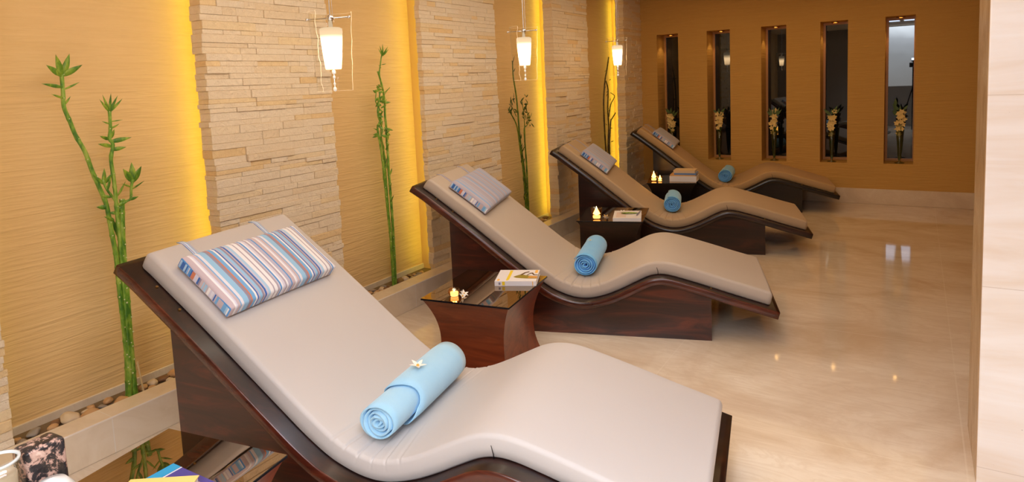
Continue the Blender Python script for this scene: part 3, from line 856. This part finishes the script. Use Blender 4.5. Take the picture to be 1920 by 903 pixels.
M_purple = flat('violet_cover', (78, 70, 150), .3); M_cyan = flat('cyan_band', (40, 160, 214), .3); M_cream2 = flat('glossy_cream_cover', (250, 214, 130), .25)
t = book((M_purple, M_page), (.672, -.445, T0), 0.02, .20, .22, .018, 'violet and blue book under the yellow one on the nearest side table')
obj('cover_band', newbox(0, .034, 0, .22, .0182, .0188), M_cyan, t)
obj('cover_line', newbox(.036, .040, 0, .22, .0182, .0188), M_white, t)
an = math.atan2(.097, .145)
book((M_cream2, M_page), (.673+.555*.22, -.34-.83*.22, T0+.0192), an, .174, .22, .020, 'glossy pale yellow book on top of the violet one, nearest table')

# ------------------------------------------------------------------ candles
def tealight(loc, r, h, label, amber=False, flame=True, cup='bowl'):
    t = thing('candle_holder', label, 'candle', loc)
    bm = bmesh.new()
    if cup == 'bowl': prof = [(.001, .001), (r*.55, .001), (r*.85, h*.2), (r*1.02, h*.6), (r*.85, h), (r*.79, h), (r*.94, h*.6), (r*.78, h*.24), (r*.5, h*.08), (.001, h*.08)]
    else: prof = [(.001, .001), (r*.8, .001), (r, h), (r*.94, h), (r*.74, h*.07), (.001, h*.07)]
    lathe(bm, prof, 28); obj('glass', bm, M_amber if amber else M_clear, t, True)
    bm = bmesh.new(); lathe(bm, [(.001, h*.10), (r*.62, h*.10), (r*.66, h*.55 if cup == 'bowl' else h*.3), (.001, h*.57 if cup == 'bowl' else h*.31)], 20); obj('wax', bm, M_glow, t, True)
    if flame:
        zf = h*.57 if cup == 'bowl' else h*.31; fh = h*.35 if cup == 'bowl' else h*.80
        bm = bmesh.new(); lathe(bm, [(.001, zf), (r*.16 if cup == 'bowl' else r*.62, zf+fh*.20), (r*.13 if cup == 'bowl' else r*.42, zf+fh*.45), (r*.05 if cup == 'bowl' else r*.14, zf+fh*.8), (.0005, zf+fh)], 12); obj('flame', bm, M_flame, t, True)
        ld = bpy.data.lights.new('flame_light', 'POINT'); ld.energy = .35; ld.color = (1, .6, .25); ld.shadow_soft_size = .01
        lo = bpy.data.objects.new('flame_light', ld); C.objects.link(lo); lo.parent = t; lo.location = (0, 0, zf+fh*.6)
    return t
T1 = T0
tealight((.497, 1.275, T1), .030, .036, 'small round glass candle bowl with lit wax on the second side table', True)
for k, (dx, dy, s) in enumerate(((.043, .004, 1.0), (.032, .034, .9), (-.030, .028, .7))):
    orchid(Matrix.Translation((.497+dx, 1.275+dy, T1+.004)) @ Matrix.Rotation(1.0-.5*k, 4, 'Y') @ Matrix.Rotation(k, 4, 'Z'), s*1.1, None, ['white blossom right of the candle bowl, second side table', 'white blossom behind the candle bowl, second side table', 'small white blossom left of the candle bowl, second side table'][k], 'blossoms by the candle bowl')
tealight((.418, 3.095, T1), .042, .085, 'flared glass candle holder with a tall flame on the third side table', True, True, 'cup')
for k, (dx, dy) in enumerate(((.062, .03), (.075, -.012))):
    orchid(Matrix.Translation((.418+dx, 3.095+dy, T1+.012)) @ Matrix.Rotation(-.8, 4, 'X') @ Matrix.Rotation(k, 4, 'Z'), 1.1, M_petal_y if k == 0 else M_petal, ['cream blossom behind the flaming candle, third side table', 'white blossom right of the flaming candle, third side table'][k], 'blossoms by the flaming candle')
tealight((.222, 4.86, T1), .036, .088, 'taller of two amber candle glasses on the farthest side table', True, True, 'cup')
tealight((.288, 4.845, T1), .026, .056, 'smaller amber candle glass beside the taller one, farthest side table', True, True, 'cup')

# things in the lower left corner, on the nearest side table
def mat_mottle():
    n = NT('mottled_stone')
    nz = n.noise(n.coord('Object', (1, 1, 1)), 34, 6, .7, .5)
    col = n.ramp(nz, [(.40, lin((34, 34, 40))), (.5, lin((60, 56, 60))), (.53, lin((196, 160, 148))), (.7, lin((232, 208, 198)))])
    n.pbr(col, .3); return n.m
bm = newbox(-.034, .034, -.046, .046, 0, .185, .013, 4)
o = tag(obj('stone_block', bm, mat_mottle(), None, True), 'black and pink mottled stone block in the lower left picture corner', 'stone block'); o.location = (.553, -.484, T1); o.rotation_euler = (0, 0, .08)
t = thing('glass_tumbler', 'clear glass tumbler holding a pale candle, cut by the picture edge', 'tumbler', (.590, -.584, T1))
bm = bmesh.new(); lathe(bm, [(.001, .001), (.038, .001), (.046, .195), (.042, .195), (.035, .012), (.001, .012)], 32); obj('glass', bm, M_clear, t, True)
bm = bmesh.new(); lathe(bm, [(.001, .013), (.033, .013), (.038, .160), (.034, .166), (.012, .163), (.001, .158)], 28); obj('wax', bm, M_flamewick, t, True)
bm = bmesh.new(); lathe(bm, [(.0415, .193), (.047, .193), (.0475, .199), (.0415, .199), (.0415, .193)], 32); obj('rim', bm, flat('glass_rim', (225, 235, 240), .1), t, True)
t = tag(obj('ceramic_ball', (lambda b: (lathe(b, [(.001, .0), (.024, .0005), (.040, .012), (.049, .036), (.050, .065), (.044, .098), (.028, .120), (.001, .128)], 32), b)[1])(bmesh.new()), flat('white_ceramic', (236, 240, 244), .15), None, True), 'rounded glossy white ceramic ball beside the mottled block', 'ball'); t.location = (.648, -.500, T1)

# ------------------------------------------------------------------ pendant lamps
def pendant(loc, label):
    x, y, z = loc; t = thing('pendant_lamp', label, 'lamp', loc, 0, 'pendant lamps along the stone wall')
    # shade centre at origin, 0.185 high
    bm = bmesh.new(); lathe(bm, [(.001, -.0925), (.034, -.0925), (.036, -.085), (.044, 0), (.0505, .075), (.049, .088), (.040, .0925), (.001, .0925)], 28); obj('shade', bm, M_shade, t, True)
    bm = bmesh.new(); lathe(bm, [(.001, .093), (.010, .093), (.010, .125), (.016, .130), (.016, .142), (.008, .150), (.001, .150)], 16); obj('fitting', bm, M_chrome, t, True)
    bm = bmesh.new(); tube(bm, [(0, 0, .15), (0, 0, CZ-z)], .0022, 6); tube(bm, [(.016, .0, .145), (.014, 0, CZ-z)], .0010, 6); obj('cord', bm, M_cord, t)
    bm = bmesh.new(); lathe(bm, [(.001, CZ-z-.001), (.045, CZ-z-.001), (.045, CZ-z-.018), (.006, CZ-z-.022)], 20); obj('ceiling_rose', bm, M_chrome, t, True)
    bm = bmesh.new(); a = math.radians(32); 
    tube(bm, [(-.105*math.cos(a), -.105*math.sin(a), .132), (.085*math.cos(a), .085*math.sin(a), .137)], .0032, 8)
    for q in (-.105, .085): bmesh.ops.create_icosphere(bm, subdivisions=2, radius=.007, matrix=Matrix.Translation((q*math.cos(a), q*math.sin(a), .132+(.005 if q > 0 else 0))))
    obj('crossbar', bm, M_chrome, t, True)
    # wavy bent glass sheet around the shade
    bm = bmesh.new(); G = []; N = 30; K = 26; rnd = random.Random(4)
    a0, a1 = math.radians(32-118), math.radians(32+118)
    def pt(i, k):
        q = i/N; zz = .162-.352*q; ang = a0+(a1-a0)*k/K
        edge = (k in (0, K))
        ang += (.045*math.sin(q*19+(k > 0)*1.3)+.02*math.sin(q*41)) * (abs(k/K-.5)*2)**6
        r = .094-.016*q + .0010*math.sin(q*22+k*.5)
        # centre of the sheet is pushed toward the wall side
        return Vector((r*math.cos(ang+PI/2+.6), r*math.sin(ang+PI/2+.6), zz))
    for i in range(N+1): G.append([bm.verts.new(pt(i, k)) for k in range(K+1)])
    for i in range(N):
        for k in range(K): bm.faces.new((G[i][k], G[i][k+1], G[i+1][k+1], G[i+1][k]))
    gl = obj('outer_glass', bm, M_sheet, t, True); gl['label'] = 'bent clear glass sheet with wavy edges'
    bm = bmesh.new()
    for k in (0, K): tube(bm, [pt(i, k) for i in range(N+1)], .0012, 6)
    obj('glass_edge', bm, M_clear_edge, gl, True)
    bm = bmesh.new(); tube(bm, [pt(N, k) for k in range(K+1)], .0006, 5); tube(bm, [pt(0, k) for k in range(K+1)], .0005, 5)
    obj('glass_edge', bm, M_clear_edge, gl, True)
    # crystal drops under the shade
    bm = bmesh.new(); tube(bm, [(0, 0, -.0925), (0, 0, -.185)], .0012, 5)
    for zz, r in ((-.105, .010), (-.128, .007), (-.158, .006), (-.182, .009)): bmesh.ops.create_icosphere(bm, subdivisions=1, radius=r, matrix=Matrix.Translation((0, 0, zz)) @ Matrix.Scale(1.3, 4, (0, 0, 1)))
    obj('crystal_drop', bm, flat('crystal', (235, 238, 245), .05, .6, Emission_Color=(1, .9, .75, 1), Emission_Strength=.5), t)
    return t
PEND_W = 2.5
pendant((.130, .955, 1.597), 'nearest glowing pendant lamp, before the pale stone pillar')
pendant((.144, 2.63, 1.612), 'glowing pendant lamp in the middle of three, before the third niche')
pendant((-.02, 4.62, 1.620), 'farthest glowing pendant lamp, near the corner pillar')

# ------------------------------------------------------------------ bamboo
XL = -.54
def bamboo(stems, leaves, label, mat_s, mat_l, dots=True, base=None):
    t = thing('bamboo_plant', label, 'plant', (XL, base, .085), 0, 'bamboo plants in the niches')
    O = Vector((XL, base, .085))
    for pts, r0, r1, dx in stems:
        P = spline([(XL+dx, a, b) for a, b in pts], 5); n = len(P); rr = []
        acc = 0; prevp = P[0]; nodes = []
        for i, p in enumerate(P):
            q = i/(n-1); rr.append(r0+(r1-r0)*q)
        # resample for node rings
        Q = []; RR = []; acc = 0
        for i in range(n-1):
            seg = (P[i+1]-P[i]).length; m = max(1, int(seg/.008))
            for k in range(m):
                u = k/m; Q.append(P[i].lerp(P[i+1], u)-O); RR.append(rr[i]+(rr[i+1]-rr[i])*u)
        Q.append(P[-1]-O); RR.append(rr[-1])
        step = 7
        for i in range(len(Q)):
            if i % step == 0: RR[i] *= 1.16
        bm = bmesh.new(); tube(bm, Q, RR, 10); s = obj('stem', bm, mat_s, t, True)
        if dots and max(RR) > .006:
            bm = bmesh.new(); rnd = random.Random(int(r1*1e5)+len(Q))
            for i in range(0, len(Q), step):
                if rnd.random() < .75:
                    bmesh.ops.create_icosphere(bm, subdivisions=1, radius=RR[i]*.32, matrix=Matrix.Translation(Q[i]+Vector((RR[i]*.8, RR[i]*rnd.uniform(-.7, .7), 0))))
            if bm.verts: obj('node_bud', bm, M_node, s)
            else: bm.free()
    bm = bmesh.new(); rnd = random.Random(len(leaves))
    for (by, bz, dy, dz, L, w) in leaves:
        leaf(bm, Vector((XL+.005, by, bz))-O, (rnd.uniform(.0, .5), dy, dz), L, w, (1, rnd.uniform(-.4, .4), rnd.uniform(-.3, .3)), rnd.uniform(-.1, .25))
    f = obj('foliage', bm, mat_l, t, True)
    md = f.modifiers.new('thick', 'SOLIDIFY'); md.thickness = .0015
    return t
bA = [(0.14, 1.521), (0.138, 1.452), (0.135, 1.392), (0.151, 1.331), (0.166, 1.273), (0.194, 1.203), (0.212, 1.124), (0.232, 1.053), (0.252, 0.981), (0.259, 0.91), (0.264, 0.828), (0.27, 0.746), (0.269, 0.602), (0.27, 0.411), (0.268, 0.242), (0.262, 0.087)]
bB = [(0.304, 1.363), (0.300, 1.291), (0.292, 1.25), (0.303, 1.22), (0.289, 1.163), (0.291, 1.083), (0.292, 1.003), (0.29, 0.944), (0.29, 0.843), (0.289, 0.741), (0.286, 0.596), (0.281, 0.407), (0.272, 0.239), (0.256, 0.087)]
bC = [(0.317, 0.984), (0.306, 0.86), (0.299, 0.739), (0.296, 0.598), (0.290, 0.409), (0.285, 0.237), (0.284, 0.087)]
bD = [(0.319, 0.973), (0.352, 0.978), (0.36, 1.022), (0.37, 1.062)]
bE = [(0.298, 0.952), (0.282, 0.995), (0.262, 1.033), (0.248, 1.08)]
lv = []
def crown(y, z, L=.09, w=.022, n=5, spread=1.0, tilt=0):
    for k in range(n):
        a = (k-(n-1)/2)/(max(1, n-1))*1.9*spread+tilt
        lv.append((y, z, math.sin(a), math.cos(a)*.9+.1, L*(1-.15*abs(a)), w))
crown(.14, 1.515, .100, .036, 4, 1.1)
lv += [(.138, 1.47, -1, .18, .085, .022), (.138, 1.46, 1, .45, .075, .012), (.137, 1.425, -1, .35, .06, .014), (.137, 1.40, .5, .8, .04, .012)]
crown(.304, 1.36, .085, .016, 5, .75)
lv += [(.300, 1.31, -1, .4, .04, .01), (.300, 1.29, 1, .5, .04, .012), (.30, 1.32, 1, .1, .05, .008)]
for q in ((.292, 1.235, 1, .15, .085, .030), (.292, 1.245, -1, .4, .05, .022), (.30, 1.215, -1, .25, .075, .026), (.295, 1.20, 1, .1, .06, .026), (.30, 1.25, .3, .8, .04, .02)): lv.append(q)
crown(.37, 1.05, .085, .040, 3, .6)
lv += [(.362, 1.02, 1, .6, .06, .012), (.36, 1.03, -1, .5, .05, .012), (.345, .975, 1, .3, .04, .02)]
crown(.25, 1.06, .07, .024, 3, .8)
lv += [(.262, 1.03, .2, 1, .07, .016), (.275, 1.0, -1, .3, .05, .02), (.29, .96, 1, .3, .05, .022), (.255, .96, -1, .2, .045, .03), (.28, .93, 1, .8, .06, .02), (.30, 1.0, .6, 1, .07, .014), (.26, .935, 1, -.2, .05, .02), (.275, .9, -.8, .5, .05, .022)]
bamboo([(bA, .0075, .0105, 0), (bB, .0065, .0100, .006), (bC, .0105, .0125, .004), (bD, .004, .0065, .004), (bE, .004, .006, .004), ([(.27, .9), (.30, .82), (.295, .74), (.282, .4), (.262, .087)], .010, .012, -.012)], lv,
       'tall green bamboo with two curling stems in the first niche', M_bam, M_leaf, True, .27)
tag(obj('dry_stick', (lambda b: (tube(b, [(XL+.02, .30, .263), (XL+.03, .312, .085)], .004, 6), b)[1])(bmesh.new()), flat('straw', (216, 188, 140), .6)), 'short dry stick standing among the pebbles by the first bamboo', 'stick')

b2A = [(1.994, 1.621), (1.984, 1.593), (1.974, 1.555), (1.963, 1.513), (1.965, 1.47)]
b2B = [(1.948, 1.518), (1.971, 1.452), (1.988, 1.376), (1.992, 1.309), (1.988, 1.224), (1.992, 1.166), (1.99, 1.07), (1.992, 0.974), (1.989, 0.874), (1.994, 0.591), (1.991, 0.341), (1.984, 0.087)]
b2C = [(1.951, 1.387), (1.939, 1.331), (1.919, 1.257), (1.948, 1.208), (1.911, 1.173), (1.912, 1.116), (1.925, 1.039), (1.936, 0.932), (1.938, 0.881), (1.954, 0.599), (1.966, 0.348), (1.958, 0.087)]
lv = []; rnd = random.Random(3)
crown(1.994, 1.615, .075, .018, 5, .9)
lv += [(1.98, 1.56, 1, .1, .05, .008), (1.975, 1.54, -1, .5, .04, .01), (1.985, 1.40, -1, .8, .07, .01), (1.985, 1.38, 1, .5, .07, .01), (1.99, 1.37, .6, 1, .06, .01), (1.92, 1.14, -1, .4, .06, .012)]
for k in range(34):
    z = rnd.uniform(1.10, 1.42); a = rnd.uniform(0, 2*PI); y = 1.93+ (1.42-z)*.03+rnd.uniform(-.035, .045)
    lv.append((y, z, math.cos(a), math.sin(a)*.7+.3, rnd.uniform(.035, .055), rnd.uniform(.018, .028)))
for k in range(16):
    z = rnd.uniform(.65, 1.1); lv.append((1.93+rnd.uniform(0, .06), z, rnd.uniform(-.6, .6), 1, .05, .02))
bamboo([(b2A, .004, .004, 0), (b2B, .0055, .0095, 0), (b2C, .0045, .0095, .004), ([(1.97, 1.2), (1.95, 1.12), (1.965, 1.0), (1.97, .8), (1.975, .4), (1.972, .087)], .004, .008, -.01), ([(1.92, 1.40), (1.905, 1.33), (1.935, 1.28), (1.915, 1.24), (1.95, 1.15), (1.93, 1.1)], .003, .004, .006)], lv,
       'slender bamboo with tightly curled shoots in the second niche', M_bam, M_leaf, True, 1.97)

b3A = [(3.583, 1.594), (3.586, 1.455), (3.618, 1.298), (3.635, 1.14), (3.641, 1.029), (3.658, 0.868), (3.691, 0.704), (3.708, 0.539), (3.71, 0.375), (3.717, 0.267), (3.717, .087)]
b3B = [(3.507, 1.21), (3.50, 1.17), (3.53, 1.139), (3.61, 1.032), (3.646, 0.838), (3.684, 0.624), (3.70, .3), (3.70, .087)]
b3C = [(3.823, 1.071), (3.77, 1.03), (3.722, 1.003), (3.725, 0.863), (3.735, 0.701), (3.735, 0.538), (3.735, .087)]
b3D = [(3.705, 1.247), (3.727, 1.134), (3.733, 1.022), (3.73, .9)]
lv = []
lv += [(3.583, 1.58, -.3, 1, .06, .014), (3.583, 1.58, .3, 1, .05, .014), (3.585, 1.5, .6, 1, .04, .014), (3.585, 1.5, -.6, 1, .04, .014)]
for (cy, cz, sy, sz, n) in ((3.53, 1.22, .06, .07, 16), (3.74, 1.20, .07, .09, 20), (3.80, 1.07, .06, .06, 12)):
    for k in range(n):
        a = rnd.uniform(0, 2*PI); lv.append((cy+rnd.uniform(-sy, sy), cz+rnd.uniform(-sz, sz), math.cos(a), math.sin(a), rnd.uniform(.035, .05), rnd.uniform(.016, .026)))
for k in range(22):
    z = rnd.uniform(.3, 1.0); lv.append((3.70-(z-.3)*.08+rnd.uniform(-.03, .03), z, rnd.uniform(-.6, .6), 1, .05, .022))
M_bam3 = mat_bamboo('bamboo_olive', (44, 72, 16), (88, 116, 24), (140, 150, 40), None); M_leaf3 = mat_bamboo('leaf_olive', (36, 56, 16), (66, 86, 22), (108, 120, 34), None)
bamboo([(b3A, .0055, .0095, 0), (b3B, .0035, .0085, 0), (b3C, .0035, .009, .004), (b3D, .003, .004, .003), ([(3.53, 1.27), (3.515, 1.22), (3.55, 1.19), (3.60, 1.12)], .003, .003, .003), ([(3.80, 1.24), (3.77, 1.18), (3.80, 1.13), (3.82, 1.07)], .003, .003, .003)], lv,
       'dark green bamboo fanning out in the third niche behind a lamp', M_bam3, M_leaf3, True, 3.71)

b4A = [(5.619, 1.644), (5.558, 1.503), (5.499, 1.384), (5.45, 1.185), (5.445, 0.984), (5.454, 0.782), (5.469, 0.638), (5.49, .35), (5.50, .087)]
b4B = [(5.524, 1.383), (5.577, 1.281), (5.552, 1.079), (5.562, 0.874), (5.53, 0.632), (5.52, .3), (5.52, .087)]
b4C = [(5.754, 1.015), (5.66, .96), (5.617, 0.931), (5.58, 0.77), (5.559, 0.628), (5.545, .087)]
b4D = [(5.641, 1.248), (5.742, 1.213), (5.713, 1.173), (5.631, 1.116), (5.57, 0.986)]
lv = []
for k in range(16):
    z = rnd.uniform(.5, 1.6); lv.append((5.52+rnd.uniform(-.05, .1), z, rnd.uniform(-1, 1), rnd.uniform(-.2, 1), rnd.uniform(.03, .05), .014))
M_bam4 = mat_bamboo('bamboo_brown', (52, 34, 14), (84, 66, 20), (120, 104, 34), None)
bamboo([(b4A, .007, .010, 0), (b4B, .006, .010, 0), (b4C, .006, .010, .004), (b4D, .004, .006, .003)], lv, 'dark brownish bamboo with bare crooked stems in the last niche', M_bam4, M_bam4, False, 5.50)

# ------------------------------------------------------------------ pebbles
pm = []
for k in range(10):
    bm = bmesh.new(); bmesh.ops.create_icosphere(bm, subdivisions=3, radius=1); rnd = random.Random(50+k)
    sx, sy, sz = rnd.uniform(.75, 1.1), rnd.uniform(.9, 1.4), rnd.uniform(.5, .8)
    for v in bm.verts:
        nn = mnoise.noise(v.co*1.1+Vector((k*3, 0, 0))); v.co = Vector((v.co.x*sx, v.co.y*sy, v.co.z*sz))*(1+.28*nn)
    me = bpy.data.meshes.new('pebble'); bm.to_mesh(me); bm.free(); me.materials.append(M_pebs[k % 4])
    for p in me.polygons: p.use_smooth = True
    pm.append(me)
rnd = random.Random(12)
niches = [(-.19, .72, 60, 'first', .27, 'first bamboo'), (1.49, 2.30, 52, 'second', 1.97, 'second bamboo'), (3.22, 4.18, 44, 'third', 3.72, 'third bamboo'), (4.93, 5.88, 26, 'last', 5.51, 'last bamboo')]
for a, b, n, nm, yb_, lb in niches:
    placed = []
    for k in range(n*14):
        if len(placed) >= n: break
        r = rnd.uniform(.014, .024) if rnd.random() < .75 else rnd.uniform(.024, .032)
        xx = XF-r*1.1-.004-rnd.random()**1.5*.09; yy = rnd.uniform(a+.03, b-.03)
        if abs(yy-yb_) < .05 and abs(xx-XL) < .05+r: continue
        if xx-r*1.1 < XB+.014: continue
        if any(math.hypot(xx-p[0], yy-p[1]) < (r+p[2])*1.02 for p in placed): continue
        placed.append((xx, yy, r))
        o = bpy.data.objects.new('pebble', rnd.choice(pm)); C.objects.link(o)
        o.location = (xx, yy, .112+r*.55); o.scale = (r, r, r); o.rotation_euler = (rnd.uniform(-.2, .2), rnd.uniform(-.2, .2), rnd.uniform(0, 6))
        tag(o, 'rounded pebble lying in the trough around the %s' % lb, 'pebble', 'pebbles around the %s' % lb)

# ------------------------------------------------------------------ vases with flowers in the slots
vx = [-.125, .437, 1.035, 1.612, 2.232]
vl = ['tall slim glass flower vase in the leftmost slot', 'tall slim glass flower vase in the second slot from the stone wall', 'tall slim glass flower vase in the middle slot', 'tall slim glass flower vase in the slot left of the brightest', 'tall slim glass flower vase in the rightmost bright slot']
M_vase = mat_clear('greenish_vase_glass', (214, 220, 196), .06)
def bouquet(seed, spiky):
    rnd = random.Random(seed); stems = bmesh.new(); fl = bmesh.new(); lf = bmesh.new()
    for k in range(7):
        a = 2*PI*k/7+rnd.uniform(-.3, .3); sp_ = rnd.uniform(.015, .05); h = rnd.uniform(.40, .56)
        p = [(.006*math.cos(a), .006*math.sin(a), .03), (.012*math.cos(a), .012*math.sin(a), .25), (sp_*math.cos(a), sp_*math.sin(a)*.6, h)]
        tube(stems, spline(p, 5), .003, 6)
        for q in range(2 if k % 2 else 3):
            z = h-.05*q-rnd.uniform(0, .02); f = max(.15, (z-.25)/(h-.25)); aa = rnd.uniform(0, 2*PI)
            c = Vector((sp_*math.cos(a)*f, sp_*math.sin(a)*.6*f-.012, z))
            for m in range(5):
                b = 2*PI*m/5+aa; leaf(fl, c, (math.cos(b), -.35, math.sin(b)), rnd.uniform(.024, .034), .030, (0, -1, 0), .2)
    for k in range(5):
        a = PI*(k+.5)/5; leaf(lf, (.03*math.cos(a), -.015, rnd.uniform(.49, .55)), (math.cos(a)*.8, -.1, 1), rnd.uniform(.05, .09), .035, (0, -1, .2), .2)
    if spiky:
        for k in range(6): leaf(lf, (-.035, .0, .48+.022*k), (-.5+.2*(k % 3), -.1, 1), .07, .03, (0, -1, .2), .1)
    for k in range(6):
        a = rnd.uniform(0, 2*PI); leaf(lf, (.01*math.cos(a), .01*math.sin(a), .05), (math.cos(a)*.06, math.sin(a)*.06, 1), .32, .020, (math.sin(a), -1, 0), .05)
    return stems, fl, lf
M_flw = flat('ivory_orchid', (236, 208, 134), .5)
M_vleaf = flat('vase_leaf', (70, 96, 34), .5)
for k in range(5):
    a = wX0+k*wdx
    v = thing('flower_vase', vl[k], 'vase', (vx[k], 6.49, zb), 0, 'slim vases in the window slots')
    bm = bmesh.new(); lathe(bm, [(.001, .001), (.045, .001), (.047, .005), (.012, .016), (.010, .03), (.017, .08), (.026, .22), (.036, .33), (.033, .33), (.023, .22), (.013, .08), (.001, .05)], 28); obj('glass', bm, M_vase, v, True)
    b = thing('flower_bouquet', 'ivory orchids and green stems standing in the vase, '+['leftmost slot', 'second slot from the stone wall', 'middle slot', 'fourth slot from the stone wall', 'rightmost slot with a taller green sprig'][k], 'flowers', (vx[k], 6.49, zb), 0, 'bouquets in the window slots')
    s_, f_, l_ = bouquet(60+k, k == 4)
    obj('stems', s_, M_vleaf, b); obj('blossoms', f_, M_flw, b, True); obj('leaves', l_, M_vleaf, b, True)

# ------------------------------------------------------------------ lights
def area(name, loc, rot, sx, sy, energy, color, spread=PI):
    ld = bpy.data.lights.new(name, 'AREA'); ld.shape = 'RECTANGLE'; ld.size = sx; ld.size_y = sy; ld.energy = energy; ld.color = color; ld.spread = spread
    o = bpy.data.objects.new(name, ld); C.objects.link(o); o.location = loc; o.rotation_euler = rot; return o
# soft bounced daylight/flash around the viewer
area('daylight_bounce', (2.6, -2.0, 2.2), (math.radians(14), 0, math.radians(20)), 2.4, 1.2, 96, (.84, .91, 1.0), math.radians(112))
# unseen area lamps added as warm ambient fill over the room
area('warm_fill', (1.2, 1.6, CZ-.03), (0, 0, 0), 2.2, 2.0, 18, (1, .84, .63))
area('warm_fill_far', (1.2, 4.6, CZ-.03), (0, 0, 0), 2.6, 2.4, 14, (1, .63, .26))
area('wall_fill', (.95, 1.75, CZ-.03), (0, math.radians(52), 0), .12, 5.0, 15, (1, .90, .74))  # added strip without a fitting, brightens the stone wall
wd = bpy.data.worlds.new('world'); bpy.context.scene.world = wd; wd.use_nodes = True
wd.node_tree.nodes['Background'].inputs[0].default_value = (1, .8, .6, 1); wd.node_tree.nodes['Background'].inputs[1].default_value = .02

sc = bpy.context.scene
sc.view_settings.view_transform = 'Standard'; sc.view_settings.look = 'None'; sc.view_settings.exposure = 0; sc.view_settings.gamma = 1
sc.cycles.max_bounces = 10; sc.cycles.diffuse_bounces = 5; sc.cycles.glossy_bounces = 6; sc.cycles.transparent_max_bounces = 16
sc.cycles.sample_clamp_indirect = 6.0; sc.cycles.use_denoising = True
sc.cycles.caustics_reflective = False; sc.cycles.caustics_refractive = False
